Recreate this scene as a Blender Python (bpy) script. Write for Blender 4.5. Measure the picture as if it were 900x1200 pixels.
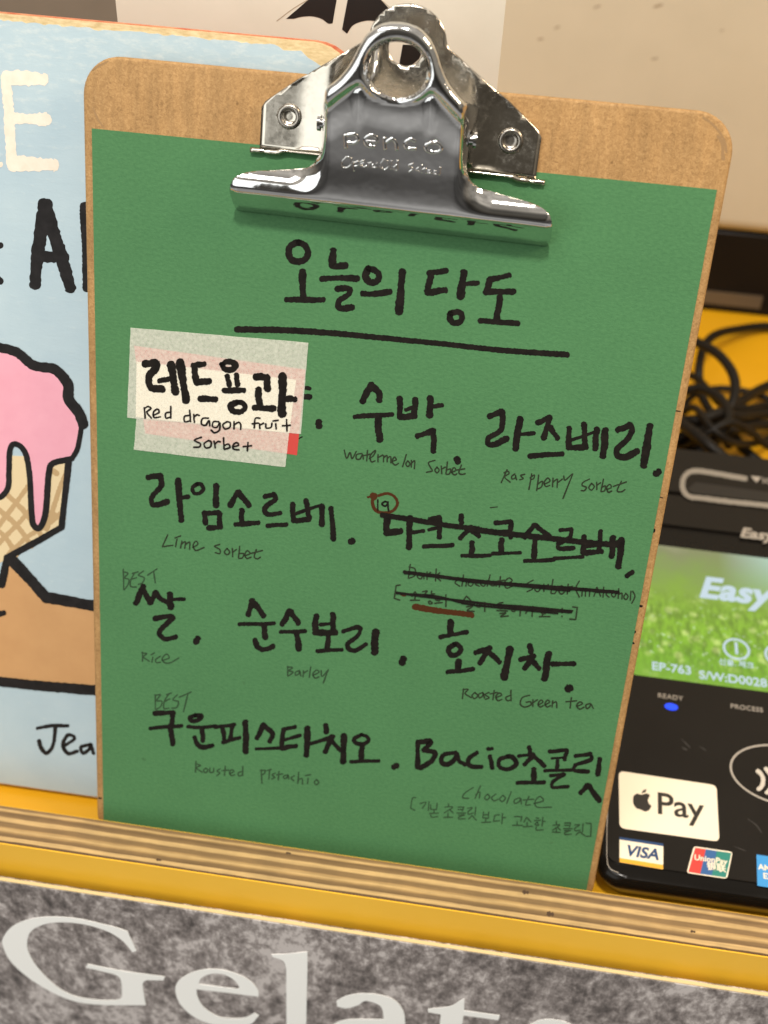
import bpy, bmesh, math, random
from mathutils import Vector, Matrix, geometry
random.seed(7)
for o in list(bpy.data.objects): bpy.data.objects.remove(o)
SC = bpy.context.scene
COL = SC.collection

# ------------------------------------------------------------------ camera
CAM = Vector((0.146464, -0.288885, 0.455545))
RW = Matrix(((0.989443, 0.120869, -0.079951), (0.139104, -0.63741, 0.757865), (0.040641, -0.760986, -0.647494)))
cd = bpy.data.cameras.new('camera')
cam = bpy.data.objects.new('camera', cd); COL.objects.link(cam)
cd.sensor_fit = 'VERTICAL'; cd.sensor_height = 36; cd.sensor_width = 27; cd.lens = 42
cd.clip_start = 0.01; cd.clip_end = 50
M4 = RW.to_4x4()
flip = Matrix(((1, 0, 0, 0), (0, -1, 0, 0), (0, 0, -1, 0), (0, 0, 0, 1)))
cam.matrix_world = Matrix.Translation(CAM) @ M4 @ flip
cd.dof.use_dof = True; cd.dof.focus_distance = 0.425; cd.dof.aperture_fstop = 10.0
SC.camera = cam
SC.cycles.use_denoising = True
SC.cycles.max_bounces = 8
SC.cycles.sample_clamp_indirect = 6

# ------------------------------------------------------------------ world (dim warm room) and lamps
W = bpy.data.worlds.new('World'); SC.world = W; W.use_nodes = True
nt = W.node_tree
for n_ in list(nt.nodes): nt.nodes.remove(n_)
def nd(t, type_, **kw):
    x = t.nodes.new(type_)
    for k, v in kw.items(): setattr(x, k, v)
    return x
geo = nd(nt, 'ShaderNodeNewGeometry'); tc = nd(nt, 'ShaderNodeVectorMath', operation='SCALE'); tc.inputs['Scale'].default_value = -1.0
nt.links.new(geo.outputs['Incoming'], tc.inputs[0]); sep = nd(nt, 'ShaderNodeSeparateXYZ')
nt.links.new(tc.outputs[0], sep.inputs[0])
mr = nd(nt, 'ShaderNodeMapRange'); mr.inputs[1].default_value = -1; mr.inputs[2].default_value = 1
nt.links.new(sep.outputs['Z'], mr.inputs[0])
cr = nd(nt, 'ShaderNodeValToRGB')
els = cr.color_ramp.elements
els[0].position = 0.0; els[0].color = (0.46, 0.45, 0.435, 1)
els[1].position = 1.0; els[1].color = (0.62, 0.57, 0.50, 1)
for p, c in ((0.20, (0.46, 0.45, 0.43, 1)), (0.25, (0.19, 0.184, 0.175, 1)), (0.30, (0.085, 0.081, 0.076, 1)), (0.42, (0.075, 0.070, 0.063, 1)), (0.52, (0.20, 0.175, 0.14, 1)), (0.68, (0.36, 0.33, 0.28, 1)), (0.8, (0.54, 0.49, 0.42, 1))):
    e_ = els.new(p); e_.color = c
nt.links.new(mr.outputs[0], cr.inputs[0])
nz = nd(nt, 'ShaderNodeTexNoise'); nz.inputs['Scale'].default_value = 3.2; nz.inputs['Detail'].default_value = 2
nt.links.new(tc.outputs[0], nz.inputs['Vector'])
mr2 = nd(nt, 'ShaderNodeMapRange'); mr2.inputs[1].default_value = 0.35; mr2.inputs[2].default_value = 0.65
mr2.inputs[3].default_value = 0.7; mr2.inputs[4].default_value = 1.35
nt.links.new(nz.outputs['Fac'], mr2.inputs[0])
bg = nd(nt, 'ShaderNodeBackground'); wo = nd(nt, 'ShaderNodeOutputWorld')
mul = nd(nt, 'ShaderNodeMath', operation='MULTIPLY'); mul.inputs[1].default_value = 0.95
nt.links.new(mr2.outputs[0], mul.inputs[0])
dv = nd(nt, 'ShaderNodeVectorMath', operation='DOT_PRODUCT'); dv.inputs[1].default_value = (0.10, -0.97, 0.21)
nt.links.new(tc.outputs[0], dv.inputs[0])
mr3 = nd(nt, 'ShaderNodeMapRange', interpolation_type='SMOOTHSTEP'); mr3.inputs[1].default_value = 0.86; mr3.inputs[2].default_value = 0.965
mr3.inputs[3].default_value = 1.0; mr3.inputs[4].default_value = 0.30
nt.links.new(dv.outputs['Value'], mr3.inputs[0])
mul2 = nd(nt, 'ShaderNodeMath', operation='MULTIPLY')
nt.links.new(mul.outputs[0], mul2.inputs[0]); nt.links.new(mr3.outputs[0], mul2.inputs[1]); mul = mul2
nt.links.new(cr.outputs[0], bg.inputs[0]); nt.links.new(mul.outputs[0], bg.inputs[1]); nt.links.new(bg.outputs[0], wo.inputs[0])

def area(name, loc, target, size, power, color, size_y=None):
    l = bpy.data.lights.new(name, 'AREA'); l.energy = power; l.color = color
    l.shape = 'RECTANGLE' if size_y else 'SQUARE'; l.size = size
    if size_y: l.size_y = size_y
    o = bpy.data.objects.new(name, l); COL.objects.link(o); o.location = loc
    o.rotation_euler = (Vector(target) - Vector(loc)).to_track_quat('-Z', 'Y').to_euler()
    return o
area('ceiling_spot', (0.13, -0.50, 1.55), (0.11, 0.05, 0.15), 0.10, 20.0, (1.0, 0.935, 0.85))
area('ceiling_panel', (-0.55, -0.75, 1.75), (0.1, 0.05, 0.15), 0.9, 12.0, (1.0, 0.97, 0.935), 0.5)
area('shop_window', (-1.62, -2.0, 0.75), (-0.4, 0.05, 0.25), 2.4, 34.0, (0.95, 0.98, 0.97), 2.2)
area('warm_pendant', (0.95, -0.05, 1.0), (0.25, 0.3, 0.15), 0.28, 7.5, (1.0, 0.80, 0.56))
SC.view_settings.view_transform = 'Standard'; SC.view_settings.look = 'None'
SC.view_settings.exposure = -0.10; SC.view_settings.gamma = 1.0

# ------------------------------------------------------------------ helpers
mm = 0.001
F_ = 1400.0
def ray(px, py):
    d = RW @ Vector(((px - 450) / F_, (py - 600) / F_, 1.0)); return d.normalized()
def at(px, py, p0, n):                       # point of the plane (p0, n) seen at photo pixel
    d = ray(px, py); n = Vector(n); return CAM + d * ((Vector(p0) - CAM).dot(n) / d.dot(n))

def srgb(r, g, b):
    f = lambda c: (c / 255 / 12.92) if c / 255 <= 0.04045 else ((c / 255 + 0.055) / 1.055) ** 2.4
    return (f(r), f(g), f(b), 1)

def tag(o, label=None, cat=None, group=None, kind=None):
    if label: o['label'] = label
    if cat: o['category'] = cat
    if group: o['group'] = group
    if kind: o['kind'] = kind
    return o
def link(name, me, mat=None, parent=None, smooth=False):
    o = bpy.data.objects.new(name, me); COL.objects.link(o)
    if mat: me.materials.append(mat)
    if parent: o.parent = parent
    if smooth:
        for p in me.polygons: p.use_smooth = True
    return o
def empty(name, mat4, label, cat, group=None):
    o = bpy.data.objects.new(name, None); COL.objects.link(o); o.empty_display_size = 0.02
    o.matrix_world = mat4; return tag(o, label, cat, group)
def from_bm(name, bm, mat=None, parent=None, smooth=False):
    me = bpy.data.meshes.new(name); bmesh.ops.recalc_face_normals(bm, faces=bm.faces); bm.to_mesh(me); bm.free()
    return link(name, me, mat, parent, smooth)
def pydata(name, vs, fs, mat=None, parent=None, smooth=False):
    me = bpy.data.meshes.new(name); me.from_pydata([tuple(v) for v in vs], [], fs); me.update()
    return link(name, me, mat, parent, smooth)
def auto_smooth(o, ang=40):
    me = o.data
    bm = bmesh.new(); bm.from_mesh(me)
    for f in bm.faces: f.smooth = True
    for e in bm.edges:
        if len(e.link_faces) == 2 and e.calc_face_angle(0) > math.radians(ang): e.smooth = False
    bm.to_mesh(me); bm.free()
    return o

def bm_box(bm, a, b, bev=0, seg=2):
    r = bmesh.ops.create_cube(bm, size=1.0)
    vs = r['verts']
    for v in vs:
        v.co = Vector([a[i] + (v.co[i] + 0.5) * (b[i] - a[i]) for i in range(3)])
    if bev:
        es = list({e for v in vs for e in v.link_edges})
        bmesh.ops.bevel(bm, geom=es, offset=bev, segments=seg, profile=0.5, affect='EDGES')
def box(name, a, b, mat, parent=None, bev=0, seg=2):
    bm = bmesh.new(); bm_box(bm, a, b, bev, seg)
    return auto_smooth(from_bm(name, bm, mat, parent)) if bev else from_bm(name, bm, mat, parent)

def catmull(pts, n=6, closed=False):
    P = [Vector(p) for p in pts]
    if len(P) < 3: 
        return [P[0].lerp(P[-1], i / 8) for i in range(9)] if len(P) == 2 else P
    out = []
    m = len(P); rng = range(m if closed else m - 1)
    for i in rng:
        p1, p2 = P[i], P[(i + 1) % m]
        p0 = P[i - 1] if (i > 0 or closed) else p1 * 2 - p2
        p3 = P[(i + 2) % m] if (i + 2 < m or closed) else p2 * 2 - p1
        for k in range(n):
            t = k / n
            out.append(0.5 * ((2 * p1) + (p2 - p0) * t + (2 * p0 - 5 * p1 + 4 * p2 - p3) * t * t + (3 * p1 - p0 - 3 * p2 + p3) * t ** 3))
    if not closed: out.append(P[-1])
    return out

def parse(s, fx, fy, sc):
    """strokes: 'x,y x,y! ...; w12: x,y ...'  -> list of (width, [polyline pieces]) in photo pixels"""
    res = []; w = None
    for st in s.split(';'):
        st = st.strip()
        if not st: continue
        if ':' in st:
            a, st = st.split(':'); w = float(a.strip()[1:]) / sc
        pieces = [[]]
        for tk in st.split():
            c = tk.endswith('!'); x, y = tk.rstrip('!').split(',')
            p = Vector((fx + float(x) / sc, fy + float(y) / sc))
            pieces[-1].append(p)
            if c: pieces.append([p])
        res.append((w, [q for q in pieces if len(q) > 1]))
    return res

def ribbon(poly, w, vs, fs, rnd, rag=0.10, taper=0.0):
    """flat brush stroke round a 2-D polyline, round caps; appends 2-D points"""
    L = [0]
    for a, b in zip(poly, poly[1:]): L.append(L[-1] + (b - a).length)
    T = L[-1]
    if T < 1e-6: return
    n = max(4, int(T / max(w * 0.22, 0.5)))
    pts = []; j = 0
    for i in range(n + 1):
        s = T * i / n
        while j < len(L) - 2 and L[j + 1] < s: j += 1
        t = (s - L[j]) / max(L[j + 1] - L[j], 1e-9)
        pts.append(poly[j].lerp(poly[j + 1], t))
    h = w / 2 * (1.08 if w > 3.2 else 1.0)
    ka = rnd.uniform(0, 6); kb = rnd.uniform(0, 6)
    tg = []
    for i in range(n + 1):
        d = pts[min(i + 1, n)] - pts[max(i - 1, 0)]
        tg.append(d.normalized() if d.length > 1e-9 else Vector((1, 0)))
    left = []; right = []
    for i, p in enumerate(pts):
        q = i / n
        wob = 1 + rag * 1.0 * math.sin(ka + q * 5) + rag * rnd.uniform(-1, 1)
        wob2 = 1 + rag * 1.0 * math.sin(kb + q * 6) + rag * rnd.uniform(-1, 1)
        tp = 1 - taper * q
        nn = Vector((-tg[i].y, tg[i].x))
        left.append(p + nn * h * wob * tp); right.append(p - nn * h * wob2 * tp)
    base = len(vs)
    vs += left + right
    for i in range(n): fs.append((base + i, base + i + 1, base + n + 1 + i + 1, base + n + 1 + i))
    for end in (0, 1):
        p = pts[0] if end == 0 else pts[-1]; t = -tg[0] if end == 0 else tg[-1]
        nn = Vector((-t.y, t.x)); hh = h * (1 - taper * end)
        b2 = len(vs); cap = [p]
        for k in range(9):
            a = -math.pi / 2 + math.pi * k / 8
            cap.append(p + (t * math.cos(a) * 0.85 + nn * math.sin(a)) * hh * (1 + rag * rnd.uniform(-.6, .6)))
        vs += cap
        fs += [(b2, b2 + k, b2 + k + 1) for k in range(1, 9)]

def strokes(name, data, mapper, mat, parent, lift=0.06, step=0.0025, rag=0.13, thick=0):
    """data: list of (fx, fy, scale, text); mapper(px, py, lift_mm) -> local Vector; one mesh"""
    rnd = random.Random(hash(name) % 1000 + len(data) + int(data[0][0]) + int(data[0][1]))
    V = []; Fc = []; k = 0
    for fx, fy, sc, s in data:
        for w, pieces in parse(s, fx, fy, sc):
            for pc in pieces:
                vs = []; fs = []
                ribbon(catmull(pc, 7), w, vs, fs, rnd, rag)
                b = len(V); z = lift + step * k; k += 1
                V += [mapper(v.x, v.y, z) for v in vs]
                Fc += [tuple(b + i for i in f) for f in fs]
    o = pydata(name, V, Fc, mat, parent)
    bm = bmesh.new(); bm.from_mesh(o.data)
    bm.faces.ensure_lookup_table()
    bmesh.ops.recalc_face_normals(bm, faces=bm.faces); bm.to_mesh(o.data); bm.free()
    return o

def each_stroke(name, data, mapper, mat, parent, lift=0.06, step=0.0025, rag=0.09):
    """one object per stroke"""
    for fx, fy, sc, s in data:
        w = ''
        for st in s.split(';'):
            if ':' in st: w, st = st.split(':')
            strokes(name, [(fx, fy, sc, w + ':' + st)], mapper, mat, parent, lift, step, rag)

def outline(s, fx=0, fy=0, sc=1, n=6):
    """closed outline with '!' corners -> list of 2-D points"""
    pts = []; cor = []
    for tk in s.split():
        c = tk.endswith('!'); x, y = tk.rstrip('!').split(',')
        pts.append(Vector((fx + float(x) / sc, fy + float(y) / sc))); cor.append(c)
    m = len(pts)
    if not any(cor): return catmull(pts, n, True)
    k0 = cor.index(True); pts = pts[k0:] + pts[:k0]; cor = cor[k0:] + cor[:k0]
    pts.append(pts[0]); cor.append(True)
    out = []; cur = [pts[0]]
    for p, c in zip(pts[1:], cor[1:]):
        cur.append(p)
        if c:
            seg = catmull(cur, n) if len(cur) > 2 else cur
            out += seg[:-1]; cur = [p]
    return out

def inside(p, poly):
    r = False; j = len(poly) - 1
    for i in range(len(poly)):
        a, b = poly[i], poly[j]
        if (a[1] > p[1]) != (b[1] > p[1]) and p[0] < (b[0] - a[0]) * (p[1] - a[1]) / (b[1] - a[1]) + a[0]: r = not r
        j = i
    return r

def cdt(loops, extra=(), holes=None):
    """triangulate the even-odd area of the loops"""
    vs = []; es = []
    for lp in loops:
        b = len(vs); vs += [Vector((p[0], p[1])) for p in lp]
        es += [(b + i, b + (i + 1) % len(lp)) for i in range(len(lp))]
    vs += [Vector((p[0], p[1])) for p in extra]
    r = geometry.delaunay_2d_cdt(vs, es, [], 0, 1e-7)
    V, Fs = r[0], r[2]; keep = []
    for f in Fs:
        c = (V[f[0]] + V[f[1]] + V[f[2]]) / 3
        if sum(inside(c, lp) for lp in loops) % 2: keep.append(tuple(f))
    return V, keep

def plate(name, loops, mapper, z0, z1, mat, parent):
    """solid slab of the even-odd area of 2-D loops; mapper(x, y, z) -> local point"""
    V, Fs = cdt(loops); n = len(V)
    vs = [mapper(v.x, v.y, z1) for v in V] + [mapper(v.x, v.y, z0) for v in V]
    fs = list(Fs) + [tuple(i + n for i in reversed(f)) for f in Fs]
    cnt = {}
    for f in Fs:
        for a, b in zip(f, f[1:] + f[:1]): cnt[(a, b)] = 1
    for (a, b) in list(cnt):
        if (b, a) not in cnt: fs.append((a, a + n, b + n, b))
    o = pydata(name, vs, fs, mat, parent)
    bm = bmesh.new(); bm.from_mesh(o.data)
    lo = [v for v in bm.verts if not v.link_faces]
    bmesh.ops.delete(bm, geom=lo, context='VERTS')
    bmesh.ops.recalc_face_normals(bm, faces=bm.faces); bm.to_mesh(o.data); bm.free()
    return o

def tube_bm(bm, pts, r, seg=10, cap=True):
    pts = [Vector(p) for p in pts]; rings = []
    t0 = (pts[1] - pts[0]).normalized()
    up = Vector((0, 0, 1)) if abs(t0.z) < 0.9 else Vector((1, 0, 0))
    nrm = t0.cross(up).normalized()
    for i, p in enumerate(pts):
        t = (pts[min(i + 1, len(pts) - 1)] - pts[max(i - 1, 0)]).normalized()
        nrm = (nrm - t * nrm.dot(t)).normalized(); bn = t.cross(nrm)
        rr = r[i] if isinstance(r, (list, tuple)) else r
        rings.append([bm.verts.new(p + (nrm * math.cos(2 * math.pi * k / seg) + bn * math.sin(2 * math.pi * k / seg)) * rr) for k in range(seg)])
    for a, b in zip(rings, rings[1:]):
        for k in range(seg): bm.faces.new((a[k], a[(k + 1) % seg], b[(k + 1) % seg], b[k]))
    if cap:
        bm.faces.new(rings[0][::-1]); bm.faces.new(rings[-1])

def text_mesh(name, txt, size, mat, parent, M, bold=0, shear=0, align='CENTER', ext=0.00012, spacing=1.0):
    c = bpy.data.curves.new(name, 'FONT'); c.body = txt; c.size = size; c.shear = shear; c.offset = bold * size
    c.align_x = align; c.align_y = 'CENTER'; c.extrude = ext; c.space_character = spacing; c.resolution_u = 4
    t = bpy.data.objects.new('tmp', c); COL.objects.link(t)
    bpy.context.view_layer.update()
    me = bpy.data.meshes.new_from_object(t.evaluated_get(bpy.context.evaluated_depsgraph_get()))
    bpy.data.objects.remove(t); me.name = name
    me.materials.clear()
    me.transform(M)
    return link(name, me, mat, parent)

# ------------------------------------------------------------------ materials
def new_mat(name):
    m = bpy.data.materials.new(name); m.use_nodes = True
    t = m.node_tree; b = t.nodes['Principled BSDF']; return m, t, b
def simple(name, col, rough=0.5, metal=0, spec=0.5, emit=None, es=0):
    m, t, b = new_mat(name)
    b.inputs['Base Color'].default_value = col; b.inputs['Roughness'].default_value = rough
    b.inputs['Metallic'].default_value = metal; b.inputs['Specular IOR Level'].default_value = spec
    if emit: b.inputs['Emission Color'].default_value = emit; b.inputs['Emission Strength'].default_value = es
    return m
def coords(t, scale=(1, 1, 1), rot=(0, 0, 0)):
    a = nd(t, 'ShaderNodeTexCoord'); mp = nd(t, 'ShaderNodeMapping')
    mp.inputs['Scale'].default_value = scale; mp.inputs['Rotation'].default_value = rot
    t.links.new(a.outputs['Object'], mp.inputs[0]); return mp.outputs[0]
def noise(t, vec, scale, detail=4, rough=0.6, dist=0.0):
    n = nd(t, 'ShaderNodeTexNoise'); n.inputs['Scale'].default_value = scale; n.inputs['Detail'].default_value = detail
    n.inputs['Roughness'].default_value = rough; n.inputs['Distortion'].default_value = dist
    t.links.new(vec, n.inputs['Vector']); return n.outputs['Fac']
def ramp(t, fac, stops):
    r = nd(t, 'ShaderNodeValToRGB'); e = r.color_ramp.elements
    e[0].position, e[0].color = stops[0]; e[1].position, e[1].color = stops[-1]
    for p, c in stops[1:-1]:
        x = e.new(p); x.color = c
    t.links.new(fac, r.inputs[0]); return r.outputs[0]
def mix(t, fac, a, b, mode='MIX'):
    m = nd(t, 'ShaderNodeMix', data_type='RGBA', blend_type=mode)
    for i, v in ((0, fac), (6, a), (7, b)):
        if hasattr(v, 'is_linked') or isinstance(v, bpy.types.NodeSocket): t.links.new(v, m.inputs[i])
        else: m.inputs[i].default_value = v
    return m.outputs[2]
def bump(t, b, h, strength, dist):
    n = nd(t, 'ShaderNodeBump'); n.inputs['Strength'].default_value = strength; n.inputs['Distance'].default_value = dist
    t.links.new(h, n.inputs['Height']); t.links.new(n.outputs[0], b.inputs['Normal'])
def grey(v): return (v, v, v, 1)

def mat_paper():
    m, t, b = new_mat('green_card'); v = coords(t)
    n1 = noise(t, v, 900, 3); n2 = noise(t, v, 18, 3); n3 = noise(t, coords(t, (1, 1.5, 1)), 640, 3)
    c = ramp(t, n3, [(0.3, (0.058, 0.172, 0.068, 1)), (0.7, (0.074, 0.205, 0.082, 1))])
    c2 = ramp(t, n2, [(0.3, grey(0.90)), (0.7, grey(1.0))])
    c = mix(t, 1.0, c, c2, 'MULTIPLY')
    sp = noise(t, v, 95, 2); c = mix(t, ramp(t, sp, [(0.735, grey(0)), (0.79, grey(0.55))]), c, (0.035, 0.085, 0.032, 1))
    fb = noise(t, coords(t, (3, 0.6, 1), (0, 0, 0.6)), 330, 4, 0.7); c = mix(t, ramp(t, fb, [(0.66, grey(0)), (0.80, grey(0.22))]), c, (0.16, 0.30, 0.15, 1))
    t.links.new(c, b.inputs['Base Color'])
    b.inputs['Roughness'].default_value = 0.75; b.inputs['Specular IOR Level'].default_value = 0.25
    bump(t, b, n3, 0.42, 0.00032); return m
def mat_hardboard():
    m, t, b = new_mat('hardboard'); v = coords(t)
    fib = noise(t, v, 950, 6, 0.72, 1.0); big = noise(t, v, 35, 4); rib = noise(t, coords(t, (1, 0.12, 1)), 330, 3)
    c = ramp(t, fib, [(0.27, (0.235, 0.128, 0.046, 1)), (0.5, (0.395, 0.228, 0.088, 1)), (0.73, (0.54, 0.335, 0.145, 1))])
    c = mix(t, 1.0, c, ramp(t, big, [(0.3, (0.80, 0.78, 0.74, 1)), (0.7, (1.0, 1.0, 1.0, 1))]), 'MULTIPLY')
    c = mix(t, 1.0, c, ramp(t, rib, [(0.35, grey(0.84)), (0.65, grey(1.04))]), 'MULTIPLY')
    sp = noise(t, v, 260, 2)
    c = mix(t, ramp(t, sp, [(0.70, grey(0)), (0.78, grey(0.8))]), c, (0.13, 0.065, 0.02, 1))
    t.links.new(c, b.inputs['Base Color']); b.inputs['Roughness'].default_value = 0.62
    b.inputs['Specular IOR Level'].default_value = 0.3
    bump(t, b, fib, 0.35, 0.0003); return m
def mat_chrome(name, rough=0.07, tint=(0.80, 0.78, 0.75, 1), scr=0.06, bumpy=0.05):
    m, t, b = new_mat(name); v = coords(t)
    b.inputs['Metallic'].default_value = 1.0
    n1 = noise(t, v, 420, 5, 0.7); n2 = noise(t, v, 60, 3)
    t.links.new(ramp(t, n2, [(0.3, tint), (0.75, tuple(c * 0.86 for c in tint[:3]) + (1,))]), b.inputs['Base Color'])
    t.links.new(ramp(t, n1, [(0.45, grey(rough)), (0.8, grey(rough + scr))]), b.inputs['Roughness'])
    bump(t, b, n2, bumpy, 0.0012); return m
def mat_yellow(name='yellow_paint', a_=(0.86, 0.475, 0.030, 1), b_=(0.91, 0.52, 0.038, 1)):
    m, t, b = new_mat(name); v = coords(t)
    n2 = noise(t, v, 14, 4); n1 = noise(t, v, 800, 2)
    c = ramp(t, n2, [(0.3, a_), (0.7, b_)])
    t.links.new(c, b.inputs['Base Color']); b.inputs['Roughness'].default_value = 0.38
    bump(t, b, n1, 0.06, 0.0002); return m
def mat_ply():
    m, t, b = new_mat('plywood_edge')
    a = nd(t, 'ShaderNodeTexCoord'); s = nd(t, 'ShaderNodeSeparateXYZ'); t.links.new(a.outputs['Object'], s.inputs[0])
    wn = noise(t, coords(t, (1, 3, 1)), 28, 4)
    ad = nd(t, 'ShaderNodeMath', operation='MULTIPLY_ADD'); t.links.new(wn, ad.inputs[0]); ad.inputs[1].default_value = 0.0016
    t.links.new(s.outputs['Y'], ad.inputs[2])
    r = nd(t, 'ShaderNodeMapRange'); r.inputs[1].default_value = -0.0200 + .0008; r.inputs[2].default_value = -0.0020 + .0008
    t.links.new(ad.outputs[0], r.inputs[0])
    D = (0.225, 0.135, 0.052, 1); Dk = (0.16, 0.092, 0.034, 1); Lt = (0.56, 0.37, 0.155, 1); Md = (0.40, 0.25, 0.095, 1)
    st = [(0.0, (0.10, 0.05, 0.014, 1)), (0.035, (0.10, 0.05, 0.014, 1)), (0.05, Lt), (0.14, Lt), (0.17, Dk), (0.25, D), (0.29, Md), (0.33, Lt), (0.40, Md), (0.43, D), (0.53, D), (0.57, Lt), (0.65, Lt), (0.68, D), (0.79, Dk), (0.82, Md), (0.86, Lt), (0.90, D), (0.97, D), (1.0, Md)]
    c = ramp(t, r.outputs[0], st)
    g = noise(t, coords(t, (0.06, 1.6, 1)), 900, 4, 0.7)
    c = mix(t, 1.0, c, ramp(t, g, [(0.3, grey(0.72)), (0.68, grey(1.12))]), 'MULTIPLY')
    g2 = noise(t, coords(t, (1, 1, 1)), 70, 3)
    c = mix(t, 1.0, c, ramp(t, g2, [(0.35, grey(0.86)), (0.65, grey(1.05))]), 'MULTIPLY')
    t.links.new(c, b.inputs['Base Color']); b.inputs['Roughness'].default_value = 0.6
    bump(t, b, g, 0.3, 0.0003); return m
def mat_stone():
    m, t, b = new_mat('printed_stone'); v = coords(t, (1, 1, 0.6))
    fine = noise(t, v, 280, 6, 0.72, 0.2); med = noise(t, v, 95, 6, 0.7, 0.4); big = noise(t, v, 24, 5, 0.65, 0.8)
    a1 = nd(t, 'ShaderNodeMath', operation='MULTIPLY_ADD'); t.links.new(med, a1.inputs[0]); a1.inputs[1].default_value = 0.85; a1.inputs[2].default_value = -0.57
    a2 = nd(t, 'ShaderNodeMath', operation='MULTIPLY_ADD'); t.links.new(big, a2.inputs[0]); a2.inputs[1].default_value = 0.95; t.links.new(a1.outputs[0], a2.inputs[2])
    a3 = nd(t, 'ShaderNodeMath', operation='MULTIPLY_ADD'); t.links.new(fine, a3.inputs[0]); a3.inputs[1].default_value = 1.05; t.links.new(a2.outputs[0], a3.inputs[2])
    c = ramp(t, a3.outputs[0], [(0.50, (0.038, 0.030, 0.027, 1)), (0.66, (0.105, 0.087, 0.080, 1)), (0.78, (0.205, 0.175, 0.164, 1)), (0.90, (0.34, 0.30, 0.285, 1)), (1.0, (0.56, 0.51, 0.49, 1))])
    t.links.new(c, b.inputs['Base Color']); b.inputs['Roughness'].default_value = 0.45; return m
def mat_cover():
    m, t, b = new_mat('blue_book_paper'); v = coords(t)
    n1 = noise(t, v, 30, 4); n2 = noise(t, coords(t, (1, 2.5, 1)), 160, 6, 0.7); n3 = noise(t, v, 700, 3)
    c = ramp(t, n1, [(0.3, (0.37, 0.48, 0.54, 1)), (0.7, (0.43, 0.535, 0.58, 1))])
    a = nd(t, 'ShaderNodeTexCoord'); s = nd(t, 'ShaderNodeSeparateXYZ'); t.links.new(a.outputs['Object'], s.inputs[0])
    r = nd(t, 'ShaderNodeMapRange'); r.inputs[1].default_value = 0.27; r.inputs[2].default_value = 0.335
    r.inputs[3].default_value = 0.0; r.inputs[4].default_value = 0.16; t.links.new(s.outputs['Y'], r.inputs[0])
    ad = nd(t, 'ShaderNodeMath', operation='ADD'); t.links.new(n2, ad.inputs[0]); t.links.new(r.outputs[0], ad.inputs[1])
    c = mix(t, ramp(t, ad.outputs[0], [(0.60, grey(0)), (0.80, grey(0.55))]), c, (0.60, 0.64, 0.62, 1))
    t.links.new(c, b.inputs['Base Color']); b.inputs['Roughness'].default_value = 0.5
    b.inputs['Specular IOR Level'].default_value = 0.3
    bump(t, b, n2, 0.18, 0.0006); return m
def mat_mottle(name, c1, c2, scale, rough=0.6, bs=0.1, bd=0.0003, stretch=(1, 1, 1), metal=0):
    m, t, b = new_mat(name); v = coords(t, stretch); n1 = noise(t, v, scale, 4)
    t.links.new(ramp(t, n1, [(0.32, c1), (0.68, c2)]), b.inputs['Base Color'])
    b.inputs['Roughness'].default_value = rough; b.inputs['Metallic'].default_value = metal
    n2 = noise(t, v, scale * 6, 3)
    if bs: bump(t, b, n2, bs, bd)
    return m
def mat_tape(name, col, alpha):
    m, t, b = new_mat(name); v = coords(t)
    n1 = noise(t, coords(t, (1, 1, 1)), 800, 4, 0.7)
    t.links.new(ramp(t, n1, [(0.3, tuple(c * 0.86 for c in col[:3]) + (1,)), (0.7, col)]), b.inputs['Base Color'])
    t.links.new(ramp(t, n1, [(0.3, grey(alpha - 0.08)), (0.7, grey(alpha + 0.06))]), b.inputs['Alpha'])
    b.inputs['Roughness'].default_value = 0.6; b.inputs['Specular IOR Level'].default_value = 0.3
    bump(t, b, n1, 0.2, 0.0002); return m
def mat_plastic(name, col=(0.012, 0.010, 0.008, 1), rough=0.28, dust=0.04):
    m, t, b = new_mat(name); v = coords(t)
    n1 = noise(t, v, 260, 5, 0.75); n2 = noise(t, v, 40, 3)
    b.inputs['Base Color'].default_value = col
    t.links.new(ramp(t, n2, [(0.3, grey(rough)), (0.7, grey(rough + 0.12))]), b.inputs['Roughness'])
    c = mix(t, ramp(t, n1, [(0.66, grey(0)), (0.82, grey(dust * 4))]), col, (0.12, 0.10, 0.08, 1))
    t.links.new(c, b.inputs['Base Color']); b.inputs['Specular IOR Level'].default_value = 0.16; return m
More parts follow.
